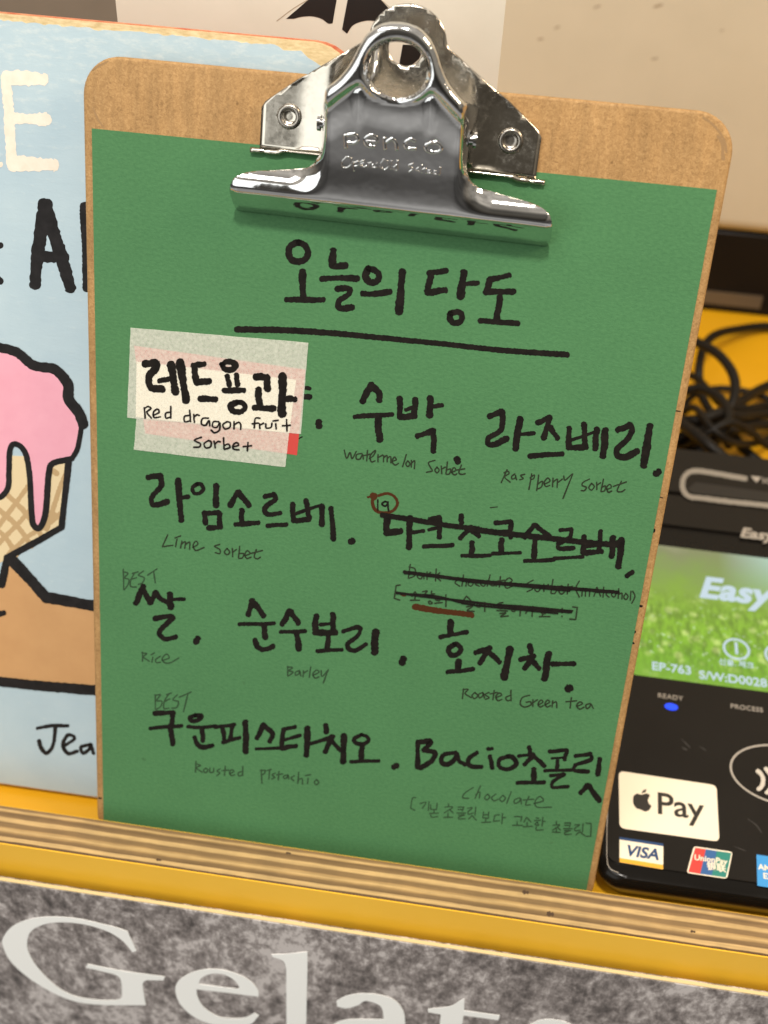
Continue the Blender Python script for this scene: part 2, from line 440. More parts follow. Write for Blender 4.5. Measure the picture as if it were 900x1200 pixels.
def mat_screen():
    m, t, b = new_mat('lit_grass_picture')
    a = nd(t, 'ShaderNodeTexCoord'); s = nd(t, 'ShaderNodeSeparateXYZ'); t.links.new(a.outputs['Object'], s.inputs[0])
    v = coords(t)
    r = nd(t, 'ShaderNodeMapRange'); r.inputs[1].default_value = 0.106; r.inputs[2].default_value = 0.204
    t.links.new(s.outputs['Y'], r.inputs[0])
    wn = noise(t, v, 55, 3)
    ad = nd(t, 'ShaderNodeMath', operation='MULTIPLY_ADD'); t.links.new(wn, ad.inputs[0]); ad.inputs[1].default_value = 0.3; ad.inputs[2].default_value = -0.15
    a2 = nd(t, 'ShaderNodeMath', operation='ADD'); t.links.new(ad.outputs[0], a2.inputs[0]); t.links.new(r.outputs[0], a2.inputs[1])
    c = ramp(t, a2.outputs[0], [(0.0, srgb(120, 170, 45)), (0.12, srgb(120, 175, 35)), (0.35, srgb(135, 185, 40)), (0.55, srgb(128, 165, 50)), (0.72, srgb(125, 150, 75)), (0.88, srgb(128, 135, 92)), (1.0, srgb(150, 150, 118))])
    vo = nd(t, 'ShaderNodeTexVoronoi'); vo.inputs['Scale'].default_value = 165; t.links.new(v, vo.inputs['Vector'])
    sp = ramp(t, vo.outputs['Distance'], [(0.22, grey(0.9)), (0.48, grey(0))])
    vo2 = nd(t, 'ShaderNodeTexVoronoi'); vo2.inputs['Scale'].default_value = 430; t.links.new(v, vo2.inputs['Vector'])
    sp2 = ramp(t, vo2.outputs['Distance'], [(0.12, grey(0.8)), (0.42, grey(0))])
    band = ramp(t, r.outputs[0], [(0.02, grey(0.15)), (0.2, grey(1)), (0.46, grey(0.9)), (0.6, grey(0))])
    pick = ramp(t, noise(t, v, 120, 2), [(0.42, grey(0)), (0.54, grey(1))])
    f = mix(t, 1.0, mix(t, 1.0, sp, band, 'MULTIPLY'), pick, 'MULTIPLY')
    c = mix(t, f, c, srgb(200, 226, 120))
    pick2 = ramp(t, noise(t, v, 170, 2), [(0.52, grey(0)), (0.6, grey(1))])
    f2 = mix(t, 1.0, mix(t, 1.0, sp2, band, 'MULTIPLY'), pick2, 'MULTIPLY')
    c = mix(t, f2, c, srgb(215, 240, 190))
    dk = ramp(t, noise(t, coords(t, (1, .4, 1)), 330, 3), [(0.38, grey(0.55)), (0.6, grey(1.0))])
    c = mix(t, band, c, mix(t, 1.0, c, dk, 'MULTIPLY'))
    # paler towards the top right corner
    rx = nd(t, 'ShaderNodeMapRange'); rx.inputs[1].default_value = 0.272; rx.inputs[2].default_value = 0.302; t.links.new(s.outputs['X'], rx.inputs[0])
    ry = nd(t, 'ShaderNodeMapRange'); ry.inputs[1].default_value = 0.158; ry.inputs[2].default_value = 0.192; t.links.new(s.outputs['Y'], ry.inputs[0])
    g = nd(t, 'ShaderNodeMath', operation='MULTIPLY'); t.links.new(rx.outputs[0], g.inputs[0]); t.links.new(ry.outputs[0], g.inputs[1])
    gh = nd(t, 'ShaderNodeMath', operation='MULTIPLY'); t.links.new(g.outputs[0], gh.inputs[0]); gh.inputs[1].default_value = 0.5
    c = mix(t, gh.outputs[0], c, srgb(200, 245, 235))
    b.inputs['Base Color'].default_value = (0.01, 0.01, 0.01, 1); b.inputs['Roughness'].default_value = 0.15
    t.links.new(c, b.inputs['Emission Color']); b.inputs['Emission Strength'].default_value = 1.12
    return m

M_PAPER = mat_paper(); M_BOARD = mat_hardboard()
M_CHROME = mat_chrome('polished_chrome', 0.055, (0.74, 0.735, 0.73, 1), 0.06, 0.12)
M_TIN = mat_chrome('tin_plate', 0.16, (0.60, 0.55, 0.47, 1), 0.20, 0.10)
M_EYE = mat_chrome('eyelet_metal', 0.25, (0.34, 0.31, 0.27, 1), 0.15, 0.1)
M_DARK = simple('dark_hole', (0.01, 0.008, 0.006, 1), 0.5)
M_YEL = mat_yellow(); M_TOP = mat_yellow('shaded_yellow_paint', (0.60, 0.30, 0.006, 1), (0.66, 0.335, 0.008, 1)); M_PLY = mat_ply(); M_STONE = mat_stone(); M_COVER = mat_cover()  # M_TOP: lip yellow darkened, the shade over the counter put into its colour
M_INK = mat_mottle('black_marker_ink', (0.006, 0.005, 0.004, 1), (0.013, 0.010, 0.008, 1), 300, 0.7, 0)
M_INK.node_tree.nodes['Principled BSDF'].inputs['Specular IOR Level'].default_value = 0.12
M_PEN = simple('fine_black_pen', (0.022, 0.032, 0.016, 1), 0.6, spec=0.15)
M_PENL = simple('faded_black_pen', (0.028, 0.060, 0.028, 1), 0.6, spec=0.15)
M_BROWN = simple('brown_marker', (0.060, 0.020, 0.006, 1), 0.55, spec=0.15)
M_TAPE = mat_tape('cream_masking_tape', (0.87, 0.86, 0.75, 1), 0.35)
M_RED = simple('red_paper', (0.50, 0.045, 0.035, 1), 0.6)
M_WHITE = simple('white_label_paper', (0.86, 0.78, 0.66, 1), 0.6)
M_SIGNW = simple('cream_sign_paint', (0.94, 0.935, 0.90, 1), 0.5)
M_SIGNE = simple('sign_edge_sheen', (0.62, 0.50, 0.27, 1), 0.5)
M_BLACKP = mat_plastic('black_plastic'); M_GLOSS = mat_plastic('glossy_black_plastic', (0.006, 0.005, 0.004, 1), 0.12, 0.0)
M_BLACKD = mat_plastic('black_bezel', (0.007, 0.006, 0.005, 1), 0.22, 0.0)
M_CABLE = mat_plastic('black_cable_rubber', (0.010, 0.008, 0.006, 1), 0.42, 0.05)
M_CARD = mat_mottle('cream_card', (0.71, 0.66, 0.55, 1), (0.75, 0.695, 0.585, 1), 40, 0.65, 0.05)
M_PRINT = simple('black_print', (0.012, 0.010, 0.009, 1), 0.5)
M_BEIGE = mat_mottle('beige_enamel', (0.55, 0.495, 0.385, 1), (0.59, 0.53, 0.415, 1), 18, 0.5, 0.05)
M_BASE = mat_plastic('dark_appliance_base', (0.008, 0.006, 0.005, 1), 0.4, 0.0)
M_STRIP = simple('grey_beige_strip', (0.10, 0.072, 0.045, 1), 0.5)
M_BOOKB = mat_mottle('worn_book_board', (0.50, 0.36, 0.17, 1), (0.72, 0.57, 0.33, 1), 260, 0.8, 0.3, 0.0004, (1, 3, 1))
M_CREAMP = mat_mottle('cream_book_paint', (0.72, 0.62, 0.50, 1), (0.80, 0.71, 0.60, 1), 200, 0.6, 0.1)
M_BOOKK = mat_mottle('black_book_paint', (0.010, 0.009, 0.009, 1), (0.019, 0.017, 0.017, 1), 200, 0.55, 0.1)
M_BOOKK.node_tree.nodes['Principled BSDF'].inputs['Specular IOR Level'].default_value = 0.15
M_PINK = mat_mottle('pink_ice_cream_print', (0.72, 0.32, 0.40, 1), (0.76, 0.36, 0.44, 1), 60, 0.55, 0)
M_CONE = simple('pale_cone_print', (0.68, 0.54, 0.32, 1), 0.55)
M_LATT = simple('tan_cone_lattice', (0.46, 0.31, 0.15, 1), 0.55)
M_HAND = mat_mottle('orange_brown_print', (0.50, 0.27, 0.11, 1), (0.54, 0.30, 0.125, 1), 60, 0.55, 0)
M_SILV = simple('silver_line', (0.24, 0.215, 0.18, 1), 0.4)
M_LEGEND = simple('grey_print', (0.36, 0.32, 0.27, 1), 0.5)
M_STKW = simple('white_sticker', (0.80, 0.70, 0.54, 1), 0.35)
M_STKK = simple('black_sticker_print', (0.02, 0.016, 0.012, 1), 0.4)
M_NAVY = simple('navy_print', (0.012, 0.045, 0.13, 1), 0.4)
M_GOLD = simple('gold_print', (0.70, 0.36, 0.03, 1), 0.4)
M_UPR = simple('red_print', (0.55, 0.045, 0.035, 1), 0.4); M_UPB = simple('blue_print', (0.03, 0.10, 0.26, 1), 0.4)
M_UPG = simple('teal_print', (0.02, 0.19, 0.15, 1), 0.4); M_SKY = simple('sky_blue_print', (0.04, 0.26, 0.58, 1), 0.4)
M_SCR = mat_screen()
M_SCRT = simple('lit_screen_text', (0.02, 0.02, 0.02, 1), 0.3, emit=srgb(205, 226, 238), es=0.95)
M_LED = simple('blue_led', (0.01, 0.02, 0.1, 1), 0.3, emit=srgb(10, 70, 255), es=1.4)
M_WALL = mat_mottle('grey_beige_wall', (0.20, 0.165, 0.13, 1), (0.24, 0.20, 0.16, 1), 8, 0.8, 0.05)

# ------------------------------------------------------------------ counter, lip and sign
LIPZ = 0.0197
ct = box('countertop', (-0.55, -0.0019, -0.03), (0.95, 0.95, 0.0), M_TOP); tag(ct, kind='structure')
wl = box('back_wall', (-0.9, 0.96, -0.3), (1.3, 1.0, 1.1), M_WALL); tag(wl, kind='structure')

lip = empty('counter_edge_board', Matrix.Translation((0.12, -0.011, -0.14)), 'plywood board with bare layered top edge and yellow faces along the counter front', 'edge board')
T_ = Matrix.Translation((-0.12, 0.011, 0.14))
def lbox(name, a, b, mat, par, off, bev=0):
    return box(name, [a[i] - off[i] for i in range(3)], [b[i] - off[i] for i in range(3)], mat, par, bev)
LO = (0.12, -0.011, -0.14)
# plywood core keeps world-aligned coordinates for its ply layers
core = box('plywood_core', (-0.55, -0.0200, -0.14), (0.95, -0.0024, LIPZ), M_PLY, None, 0.0004, 1)
core.parent = lip; core.matrix_parent_inverse = lip.matrix_world.inverted()
for nm, y0, y1 in (('yellow_face', -0.0206, -0.0201), ('yellow_face', -0.0023, -0.00195)):
    f_ = box(nm, (-0.55, y0, -0.14 if y0 < -0.01 else 0.0005), (0.95, y1, LIPZ - (0.0004 if y0 < -0.01 else 0.0008)), M_YEL)
    f_.parent = lip; f_.matrix_parent_inverse = lip.matrix_world.inverted()

def LTOP(px, py, z):
    h = at(px, py, (0, 0, LIPZ), (0, 0, 1)); return Vector((h.x, h.y, LIPZ + z * mm))
M_KNOT = simple('dark_knot', (0.06, 0.03, 0.012, 1), 0.7)
for kx, ky, kw in ((616, 1046, 4.0), (645, 1071.5, 5.0), (186, 1008, 2.5), (338, 1000, 2.2), (812, 1092, 2.6)):
    k_ = strokes('knot', [(0, 0, 1, "w%.1f: %.1f,%.1f %.1f,%.1f" % (kw, kx - 2, ky - 0.6, kx + 2, ky))], LTOP, M_KNOT, None, 0.03, 0.002, 0.3)
    k_.parent = lip; k_.matrix_parent_inverse = lip.matrix_world.inverted()
SY = -0.0265                                     # front plane of the sign
sign = empty('gelato_sign', Matrix.Translation((0.12, SY, -0.14)), 'grey stone patterned sign with large cream serif lettering in front of the counter', 'sign')
SM = lambda x, y, z: Vector((x - 0.12, -z, y + 0.14))
sp = box('sign_panel', (-0.43, 0.0, 0.0), (0.55, 0.0028, 0.14), M_STONE, sign, 0.0003, 1)
box('sign_lit_edge', (-0.43, 0.0003, 0.14005), (0.55, 0.0018, 0.1405), M_SIGNE, sign)  # top edge of the panel, light caught there put into its colour
def sgn(px, py):
    h = at(px, py, (0, SY, 0), (0, 1, 0)); return Vector((h.x, h.z))
def glyph(loops, fx, fy, sc):
    L = []
    for s in loops:
        L.append([sgn(p.x, p.y) for p in outline(s, fx, fy, sc)])
    return L
G = ["655,262! 612,168! 560,150 500,135 380,108 260,98 150,108 60,145 15,200 15,240 50,310 130,385 230,450 330,495 420,515 520,522! 700,522! 685,440 688,412 705,402! 785,403! 790,385! 600,360! 420,325! 412,342! 500,362 565,382 583,420 585,485! 560,497 470,497 360,478 270,430 180,340 135,260 135,195 165,155 230,130 320,125 420,138 520,170 590,215 635,268!"]
Ee = ["462,440! 460,410 430,370 370,335 290,312 200,310 120,335 72,375 65,420 90,480 150,535 230,570 330,588 420,575 465,530! 445,518! 400,540 340,545 270,535 200,490 170,440 165,405! 300,420!", "175,380! 190,350 240,330 300,335 350,365 370,395 360,403!"]
Ll = ["525,238! 600,235! 697,225! 697,300! 688,700! 745,718! 745,730! 545,712! 545,700! 597,690! 595,300! 580,268 530,250!"]
Aa = ["38,245! 75,228 140,222 210,238 245,275 252,330! 252,420 275,430! 250,450 205,440 190,420! 120,450 40,440 -5,400 0,345 60,305 185,302! 175,262 130,245 105,258 70,268 40,262!", "190,325! 110,325 60,345 65,395 110,415 190,390!"]
Tt = ["435,238! 434,275! 545,290! 540,305! 432,290! 415,420 432,465 500,462! 470,492 390,490 343,455 348,390! 362,287! 322,280! 322,270! 390,262 420,245!"]
Oo = ["600,395 612,345 650,312 700,302 765,318 805,370 808,430 782,482 725,510 665,500 620,460", "665,380 690,325 735,335 758,390 757,440 732,488 695,480 670,430"]
for g_, fr in ((G, (0, 1050, 4.0909)), (Ee, (190, 1060, 4.0909)), (Ll, (190, 1060, 4.0909)), (Aa, (380, 1080, 2.647)), (Tt, (380, 1080, 2.647)), (Oo, (380, 1080, 2.647))):
    plate('sign_letter', glyph(g_, *fr), SM, 0.0, 0.00018, M_SIGNW, sign)

# ------------------------------------------------------------------ clipboard frame
TH = math.radians(17); BB = 0.301
UP = Vector((0, math.sin(TH), math.cos(TH))); NB = Vector((0, -math.cos(TH), math.sin(TH)))
O_ = UP * BB
UC = 0.105
BM = Matrix(((1, UP.x, NB.x, UC), (0, UP.y, NB.y, 0), (0, UP.z, NB.z, 0), (0, 0, 0, 1)))   # local x, y up the board, z out
def Bm(u, v, w): return Vector(((u - UC * 1000) * mm, BB - v * mm, w * mm))   # mm: u right, v down from the paper top, w out
def bl(px, py, w=0.0):
    h = at(px, py, O_ + NB * w * mm, NB); d = h - O_; return d.x * 1000, -d.dot(UP) * 1000
def PM(px, py, z):                               # photo pixel on the sheet -> local
    u, v = bl(px, py, z); return Bm(u, v, z)

clip = empty('clipboard', BM, 'brown hardboard clipboard with big chrome clip standing on the yellow counter', 'clipboard')
# board: rounded rectangle, softened rim
def rrect(x0, y0, x1, y1, r, n=8, bottom=True):
    pts = []
    for cx, cy, a0 in ((x1 - r, y1 - r, 0), (x0 + r, y1 - r, 90), (x0 + r, y0 + r, 180), (x1 - r, y0 + r, 270)):
        for k in range(n + 1):
            a = math.radians(a0 + 90 * k / n); pts.append(Vector((cx + r * math.cos(a), cy + r * math.sin(a))))
    return pts
bm = bmesh.new()
lp = [Bm(p.x, p.y, 0) for p in rrect(-2.9, -23.6, 212.8, 300.0, 13.0, 10)]
prof = [(0.0, -3.25), (-0.5, -3.0), (-0.6, -1.0), (-0.25, -0.45), (0.6, -0.25)]
cx_, cy_ = UC * 0, BB - 0.138
rings = []
pl2 = rrect(-2.9, -23.6, 212.8, 300.0, 13.0, 10)
for ins, w in ((0.5, -3.25), (0.0, -2.8), (0.0, -0.9), (0.35, -0.42), (1.1, -0.25)):
    rr = rrect(-2.9 + ins, -23.6 + ins, 212.8 - ins, 300.0 - ins, 13.0 - ins, 10)
    rings.append([bm.verts.new(Bm(p.x, p.y, w)) for p in rr])
for a, b in zip(rings, rings[1:]):
    for k in range(len(a)): bm.faces.new((a[k], a[(k + 1) % len(a)], b[(k + 1) % len(a)], b[k]))
bm.faces.new(rings[0]); bm.faces.new(rings[-1])
board = auto_smooth(from_bm('board', bm, M_BOARD, clip), 50)
# pen overruns on the right-hand rim of the board, worn dents in the two upper corners
each_stroke('pen_mark', [(690, 600, 4.286, "w20: 316,93 326,93; w12: 240,470 266,473; w16: 218,598 230,602; w10: 218,655 226,660; w7: 180,770 184,775"),
                      (690, 330, 3.638, "w5: 362,550 390,553; w6: 302,870 306,885; w4: 300,918 316,922"), (80, 880, 2.647, "w5: 95,146 102,147")],
        lambda x, y, z: PM(x, y, z - 0.25), M_INK, board, 0.05)
M_SCUFF = simple('scuffed_hardboard', (0.29, 0.17, 0.07, 1), 0.7)
each_stroke('corner_crease', [(760, 100, 6, "w16: 385,228 440,268 500,330 540,400 548,470; w22: 490,360 520,420 528,520"), (80, 40, 5.625, "w12: 160,235 210,205 260,180; w10: 165,490 195,560 235,615")],
        lambda x, y, z: PM(x, y, z - 0.25), M_SCUFF, board, 0.03, 0.002, 0.3)

def sst(a, b, x):
    t = max(0.0, min(1.0, (x - a) / (b - a))); return t * t * (3 - 2 * t)

# ------------------------------------------------------------------ the clip: back plate, eyelets, lever
S0 = 104.8
def CL(s, v, w):                                  # clip frame: slight clockwise turn
    a = math.radians(0.75); return Bm(S0 + s * math.cos(a) - v * math.sin(a), v * math.cos(a) + s * math.sin(a), w)
def plate_w(s, v):
    return 1.0 + 1.2 * max(0, min(1, (-20 - v) / 28.0)) + 1.2 * math.exp(-((abs(s) - 24) / 5.0) ** 2)
half = [(46.4, 1.4), (46.4, -11.6), (45.2, -13.6), (40.0, -17.6), (30.0, -24.6), (20.0, -31.2), (13.2, -35.6)]
ang0 = math.radians(8)
arc = [(12.6 * math.cos(a), -36.0 - 11.6 * math.sin(a)) for a in [math.radians(8 + 164 * k / 22) for k in range(23)]]
pl_out = [Vector(p) for p in half] + [Vector(p) for p in arc] + [Vector((-x, y)) for x, y in reversed(half)]
hole = [Vector((-0.4 + 5.6 * math.cos(a), -34.4 + 5.4 * math.sin(a))) for a in [2 * math.pi * k / 32 for k in range(32)]]
eyes = []
for sx in (-36.9, 36.6):
    eyes.append([Vector((sx + 2.5 * math.cos(a), -9.6 + 2.5 * math.sin(a))) for a in [2 * math.pi * k / 24 for k in range(24)]])
extra = [Vector((x * 1.6, y * 1.6)) for x in range(-30, 31) for y in range(-30, 1) if inside((x * 1.6, y * 1.6), pl_out)]
extra = [p for p in extra if all(not inside(p, h_) and min((p - q).length for q in h_) > 0.6 for h_ in [hole] + eyes)]
V, Fs = cdt([pl_out, hole] + eyes, extra)
bp = pydata('back_plate', [CL(v.x, v.y, plate_w(v.x, v.y)) for v in V], Fs, M_TIN, clip, True)
bm = bmesh.new(); bm.from_mesh(bp.data)
bmesh.ops.delete(bm, geom=[v for v in bm.verts if not v.link_faces], context='VERTS'); bmesh.ops.recalc_face_normals(bm, faces=bm.faces)
if sum(f.normal.z for f in bm.faces) < 0: bmesh.ops.reverse_faces(bm, faces=bm.faces)
bm.to_mesh(bp.data); bm.free()
sm = bp.modifiers.new('thickness', 'SOLIDIFY'); sm.thickness = 0.0009; sm.offset = -1
# rolled lower edge of the plate with small torn hooks at its ends
for sg in (-1, 1):
    bm = bmesh.new()
    pts = [CL(sg * s, 1.5 + (0.9 * sst(38, 41, s)), 1.3 - 0.5 * sst(38, 41, s)) for s in [24 + 25.5 * k / 26 for k in range(27)]]
    tube_bm(bm, pts, [(0.55 + 0.45 * sst(13, 16, k) - 0.35 * (k == 21)) * mm for k in range(27)], 8)
    from_bm('rolled_edge', bm, M_TIN, bp, True)
for sx in (-36.9, 36.6):
    bm = bmesh.new(); R, N1, N2 = 3.15, 28, 10
    vv = [[bm.verts.new(CL(sx + (R + 1.0 * math.cos(b)) * math.cos(a), -9.6 + (R + 1.0 * math.cos(b)) * math.sin(a), 1.25 + 0.75 * math.sin(b)))
           for b in [2 * math.pi * j / N2 for j in range(N2)]] for a in [2 * math.pi * i / N1 for i in range(N1)]]
    for i in range(N1):
        for j in range(N2): bm.faces.new((vv[i][j], vv[(i + 1) % N1][j], vv[(i + 1) % N1][(j + 1) % N2], vv[i][(j + 1) % N2]))
    ey = from_bm('eyelet', bm, M_EYE, bp, True)
    bm = bmesh.new(); c0 = bm.verts.new(CL(sx, -9.6, 0.2)); rg = []
    for rr_, ww in ((2.3, 0.8), (1.5, 0.3), (0.9, 0.5)):
        rg.append([bm.verts.new(CL(sx + rr_ * math.cos(a), -9.6 + rr_ * math.sin(a), ww)) for a in [2 * math.pi * i / 20 for i in range(20)]])
    for a, b in zip(rg, rg[1:]):
        for k in range(20): bm.faces.new((a[k], a[(k + 1) % 20], b[(k + 1) % 20], b[k]))
    for k in range(20): bm.faces.new((rg[-1][k], rg[-1][(k + 1) % 20], c0))
    from_bm('rivet', bm, M_TIN if sx < 0 else M_EYE, bp, True)

# lever: sheet metal as a height field over the board, with pressed rim, hole and side walls
lev_r = [(0.0, 23.2), (30, 23.2), (51.5, 23.2), (53.4, 22.6), (54.0, 20.5), (53.9, 16.5), (53.6, 13.6), (52.4, 10.9), (49.6, 8.9), (45.5, 7.7), (40, 6.9), (34, 6.0), (29.0, 5.0), (26.3, 3.4), (24.6, 1.0), (23.7, -2.0),
         (23.7, -6.0), (24.0, -11.0), (24.9, -15.2), (25.4, -17.6), (24.6, -19.4), (21.5, -21.6), (18.0, -24.6), (15.2, -28.0), (13.2, -31.6), (11.6, -35.2), (9.4, -38.6), (6.2, -41.2), (3.0, -42.2), (0.0, -42.5)]
half_s = catmull([Vector(p) for p in lev_r], 4)
LEV = half_s + [Vector((-p.x, p.y)) for p in reversed(half_s[1:-1])]
HOLE = [Vector((0.2 + 9.0 * math.cos(a), -28.9 + 8.1 * math.sin(a))) for a in [2 * math.pi * k / 48 for k in range(48)]]
pan_r = [(0, -18.7), (3.3, -18.9), (7.5, -20.0), (11.2, -22.4), (13.4, -20.9), (16.6, -18.2), (19.6, -15.6), (22.3, -13.4)]
pan_s = [Vector(p) for p in pan_r[:4]] + [Vector(p) for p in pan_r[4:]]
PANT = [Vector((-p.x, p.y)) for p in reversed(pan_s[1:])] + pan_s
PAN = PANT + [Vector((80, -9)), Vector((80, 40)), Vector((-80, 40)), Vector((-80, -9))]
def dseg(p, poly, closed):
    best = 1e9; n = len(poly)
    for i in range(n if closed else n - 1):
        a = poly[i]; b = poly[(i + 1) % n]; ab = b - a
        t = max(0, min(1, (p - a).dot(ab) / max(ab.length_squared, 1e-12)))
        best = min(best, (p - a - ab * t).length_squared)
    return math.sqrt(best)
SIDE = [p for p in half_s if -42.6 < p.y < 0.5]
SIDEC = SIDE + [Vector((-p.x, p.y)) for p in reversed(SIDE[:-1])]
def lever_w(s, v):
    a = abs(s); p = Vector((s, v))
    # profile along the middle: flange, ridge, sloping body, flattening towards the ring
    fl = 0.5 + (23.2 - v) * 1.36
    top = 12.2 + (14.6 - v) * 0.36 - 0.0055 * max(0, -14 - v) ** 2
    k = 0.55
    prof = -k * math.log(math.exp(-min(fl, 40) / k) + math.exp(-min(top, 40) / k)) if v > 4 else top
    # wings: roll back towards the board above the ridge
    wing = 12.2 + (14.6 - v) * 0.36 - 0.072 * max(0, 14.6 - v) ** 2 - 0.0006 * max(0, a - 40) ** 2.4
    wg = -k * math.log(math.exp(-min(fl, 40) / k) + math.exp(-wing / k))
    m = sst(20.5, 34, a)
    w = prof * (1 - m) + wg * m
    # pressed rim above the panel line
    d = dseg(p, PANT, False)
    if not inside(p, PAN):
        w += 2.3 * sst(0, 2.6, d)
        # round ring bead about the hole
        r = math.hypot((s - 0.2) / 9.0, (v + 28.9) / 8.1)
        rb = (r - 1) * 8.5
        w -= 2.6 * (1 - sst(0, 1.9, rb)) ** 1.5 
    else:
        w -= 0.6 * sst(0, 9, d) * (1 - sst(0, 12, v))
        # two creases running down from the cusps
        for sg in (-1, 1):
            w += 0.7 * math.exp(-((s - sg * 11.2 * (1 + 0.0 * v)) / 1.6) ** 2) * sst(-8, -21, v)
    # fold at the sides
    if v < 3:
        ds = dseg(p, SIDEC, False); R_ = 2.6
        if ds < R_: w -= (R_ - math.sqrt(max(0, R_ * R_ - (R_ - ds) ** 2))) * (1 - sst(-1.0, 3.0, v))
    # soften the jaw's outer ends
    w -= 0.9 * sst(50.5, 54, a) ** 2
    return w
extra = [Vector((i * 0.75, j * 0.75)) for i in range(-73, 74) for j in range(-58, 32)]
extra = [p for p in extra if inside(p, LEV) and not inside(p, HOLE)]
V, Fs = cdt([LEV, HOLE], extra)
nv = len(V)
verts = [CL(v.x, v.y, lever_w(v.x, v.y)) for v in V]
lv = pydata('clip_lever', verts, Fs, M_CHROME, clip, True)
bm = bmesh.new(); bm.from_mesh(lv.data)
bmesh.ops.delete(bm, geom=[v for v in bm.verts if not v.link_faces], context='VERTS')
bmesh.ops.recalc_face_normals(bm, faces=bm.faces)
if sum(f.normal.z for f in bm.faces) < 0: bmesh.ops.reverse_faces(bm, faces=bm.faces)
# side walls: extrude the boundary of the body sides and the hole rim towards the board
bm.edges.ensure_lookup_table()
def vs_of(co): return co.x * 1000, (BB - co.y) * 1000
bnd = [e for e in bm.edges if e.is_boundary]
sel = []
for e in bnd:
    c = (e.verts[0].co + e.verts[1].co) / 2; u, v = vs_of(c)
    if v < -0.5: sel.append(e)
r = bmesh.ops.extrude_edge_only(bm, edges=sel)
for el in r['geom']:
    if isinstance(el, bmesh.types.BMVert):
        u, v = vs_of(el.co)
        inr = math.hypot((u - 0.4) / 9.0, (v + 28.9) / 8.1) < 1.12
        el.co.z -= 0.0022 if inr else 0.0042 * (1.0 - 0.35 * sst(-20, -36, v)) * sst(-0.4, -4.0, v) + (0.006 * sst(-2, -6, v) * (1 - sst(-13, -17, v)))
for f in bm.faces: f.smooth = True
bmesh.ops.recalc_face_normals(bm, faces=bm.faces)
if sum(f.normal.z for f in bm.faces) < 0: bmesh.ops.reverse_faces(bm, faces=bm.faces)
bm.to_mesh(lv.data); bm.free()
sm = lv.modifiers.new('thickness', 'SOLIDIFY'); sm.thickness = 0.0008; sm.offset = -1
# pivot pin and spring behind the lever
bm = bmesh.new()
tube_bm(bm, [CL(-25.2, -9.5, 9.0), CL(25.2, -9.5, 9.0)], 0.0016, 12)
for sg in (-1, 1): tube_bm(bm, [CL(sg * 24.9, -9.5, 9.0), CL(sg * 25.9, -9.5, 9.0)], 0.0026, 14)
auto_smooth(from_bm('pivot_pin', bm, M_CHROME, clip))
bm = bmesh.new(); cp = []
for k in range(0, 181):
    a = k / 180 * 2 * math.pi * 9; cp.append(CL(-15 + 30 * k / 180, -9.5 + 4.0 * math.cos(a), 9.0 + 4.0 * math.sin(a)))
tube_bm(bm, [CL(-9.0, -36, 4.6), CL(-9.0, -26, 7.5), CL(-15, -14, 10)] + cp + [CL(15, -2, 6)], 0.0007, 8)
from_bm('coil_spring', bm, M_CHROME, clip, True)

# embossed lettering on the lever
def JW(px, py, sink=0.0):
    w = 17.0
    for _ in range(6):
        u, v = bl(px, py, w); a = math.radians(0.75); du = u - S0
        s = du * math.cos(a) + v * math.sin(a); vv_ = v * math.cos(a) - du * math.sin(a)
        w = lever_w(s, vv_)
    return Bm(u, v, w - sink)
def emboss(name, data, r, sink):
    bm = bmesh.new()
    for fx, fy, sc, s in data:
        for w, pieces in parse('w1:' + s, fx, fy, sc):
            for pc in pieces:
                tube_bm(bm, [JW(p.x, p.y, sink) for p in catmull(pc, 5)], r, 12)
    return from_bm(name, bm, M_CHROME, lv, True)
Z1 = (240, 0, 2.045)
emboss('raised_maker_lettering', [(*Z1, "336,320 338,355; 338,323 360,321 367,333 356,342 340,340; 386,338 412,340! 411,328 396,323 384,332 388,347 408,352; 430,327 432,358; 433,341 447,332 458,341 460,359; 506,338 492,333 480,341 484,354 507,356; 546,340 529,347 534,361 556,364 567,354 560,343 546,340")], 0.00072, 0.46)
emboss('raised_script_lettering', [(*Z1, "340,375 328,388 334,402 348,396 352,380 340,375; 356,386 358,410; 357,390 368,386 366,396 358,398; 372,394 382,388 378,384 372,392 380,400 388,396; 392,388 390,400; 391,392 400,388; 404,392 400,400 410,400 412,390 412,402; 428,382 420,396 430,406 440,398 438,386 428,382; 448,384 446,406; 462,382 460,408 452,402 460,394; 500,392 488,396 498,404 488,412; 514,400 506,406 514,412; 520,394 520,414; 520,406 530,404 530,416; 538,406 534,414 542,414 538,406; 552,408 548,416 556,416 552,408; 564,398 562,420")], 0.00030, 0.12)

# ------------------------------------------------------------------ the green sheet and everything written on it
menu = empty('menu_sheet', BM, 'green sheet of card with handwritten sorbet flavours held in the clipboard', 'menu')
menu.matrix_world = BM
sheet = box('green_sheet', Bm(0, 297, -0.2), Bm(210, 0, 0.0), M_PAPER, menu)
T5 = 4.0909
title = [(320, 270, 5, "w36: 150,70 105,92 93,135 110,172 150,185 190,170 207,130 188,88 150,70; w38: 172,240 175,390; w32: 78,406 295,406; w40: 353,118 346,200! 346,205 380,212 425,205; w34: 285,285 380,278 495,282; w34: 375,343 430,338 452,350 435,380 390,410 380,440 405,458 465,450; w36: 558,222 540,265 565,300 600,300 622,270 600,235 558,222; w34: 525,370 600,372 685,358; w42: 757,240 738,480"),
         (480, 300, 5, "w32: 112,100 215,85; w36: 125,100 105,215! 210,200; w42: 318,95 298,240; w26: 320,165 400,157; w34: 240,335 240,370 268,392 300,380 308,345 285,325 240,335; w30: 462,140 585,112; w34: 475,140 445,212! 610,207; w36: 528,240 512,370; w30: 412,380 520,385 635,395")]
strokes('title_lettering', title, PM, M_INK, menu)
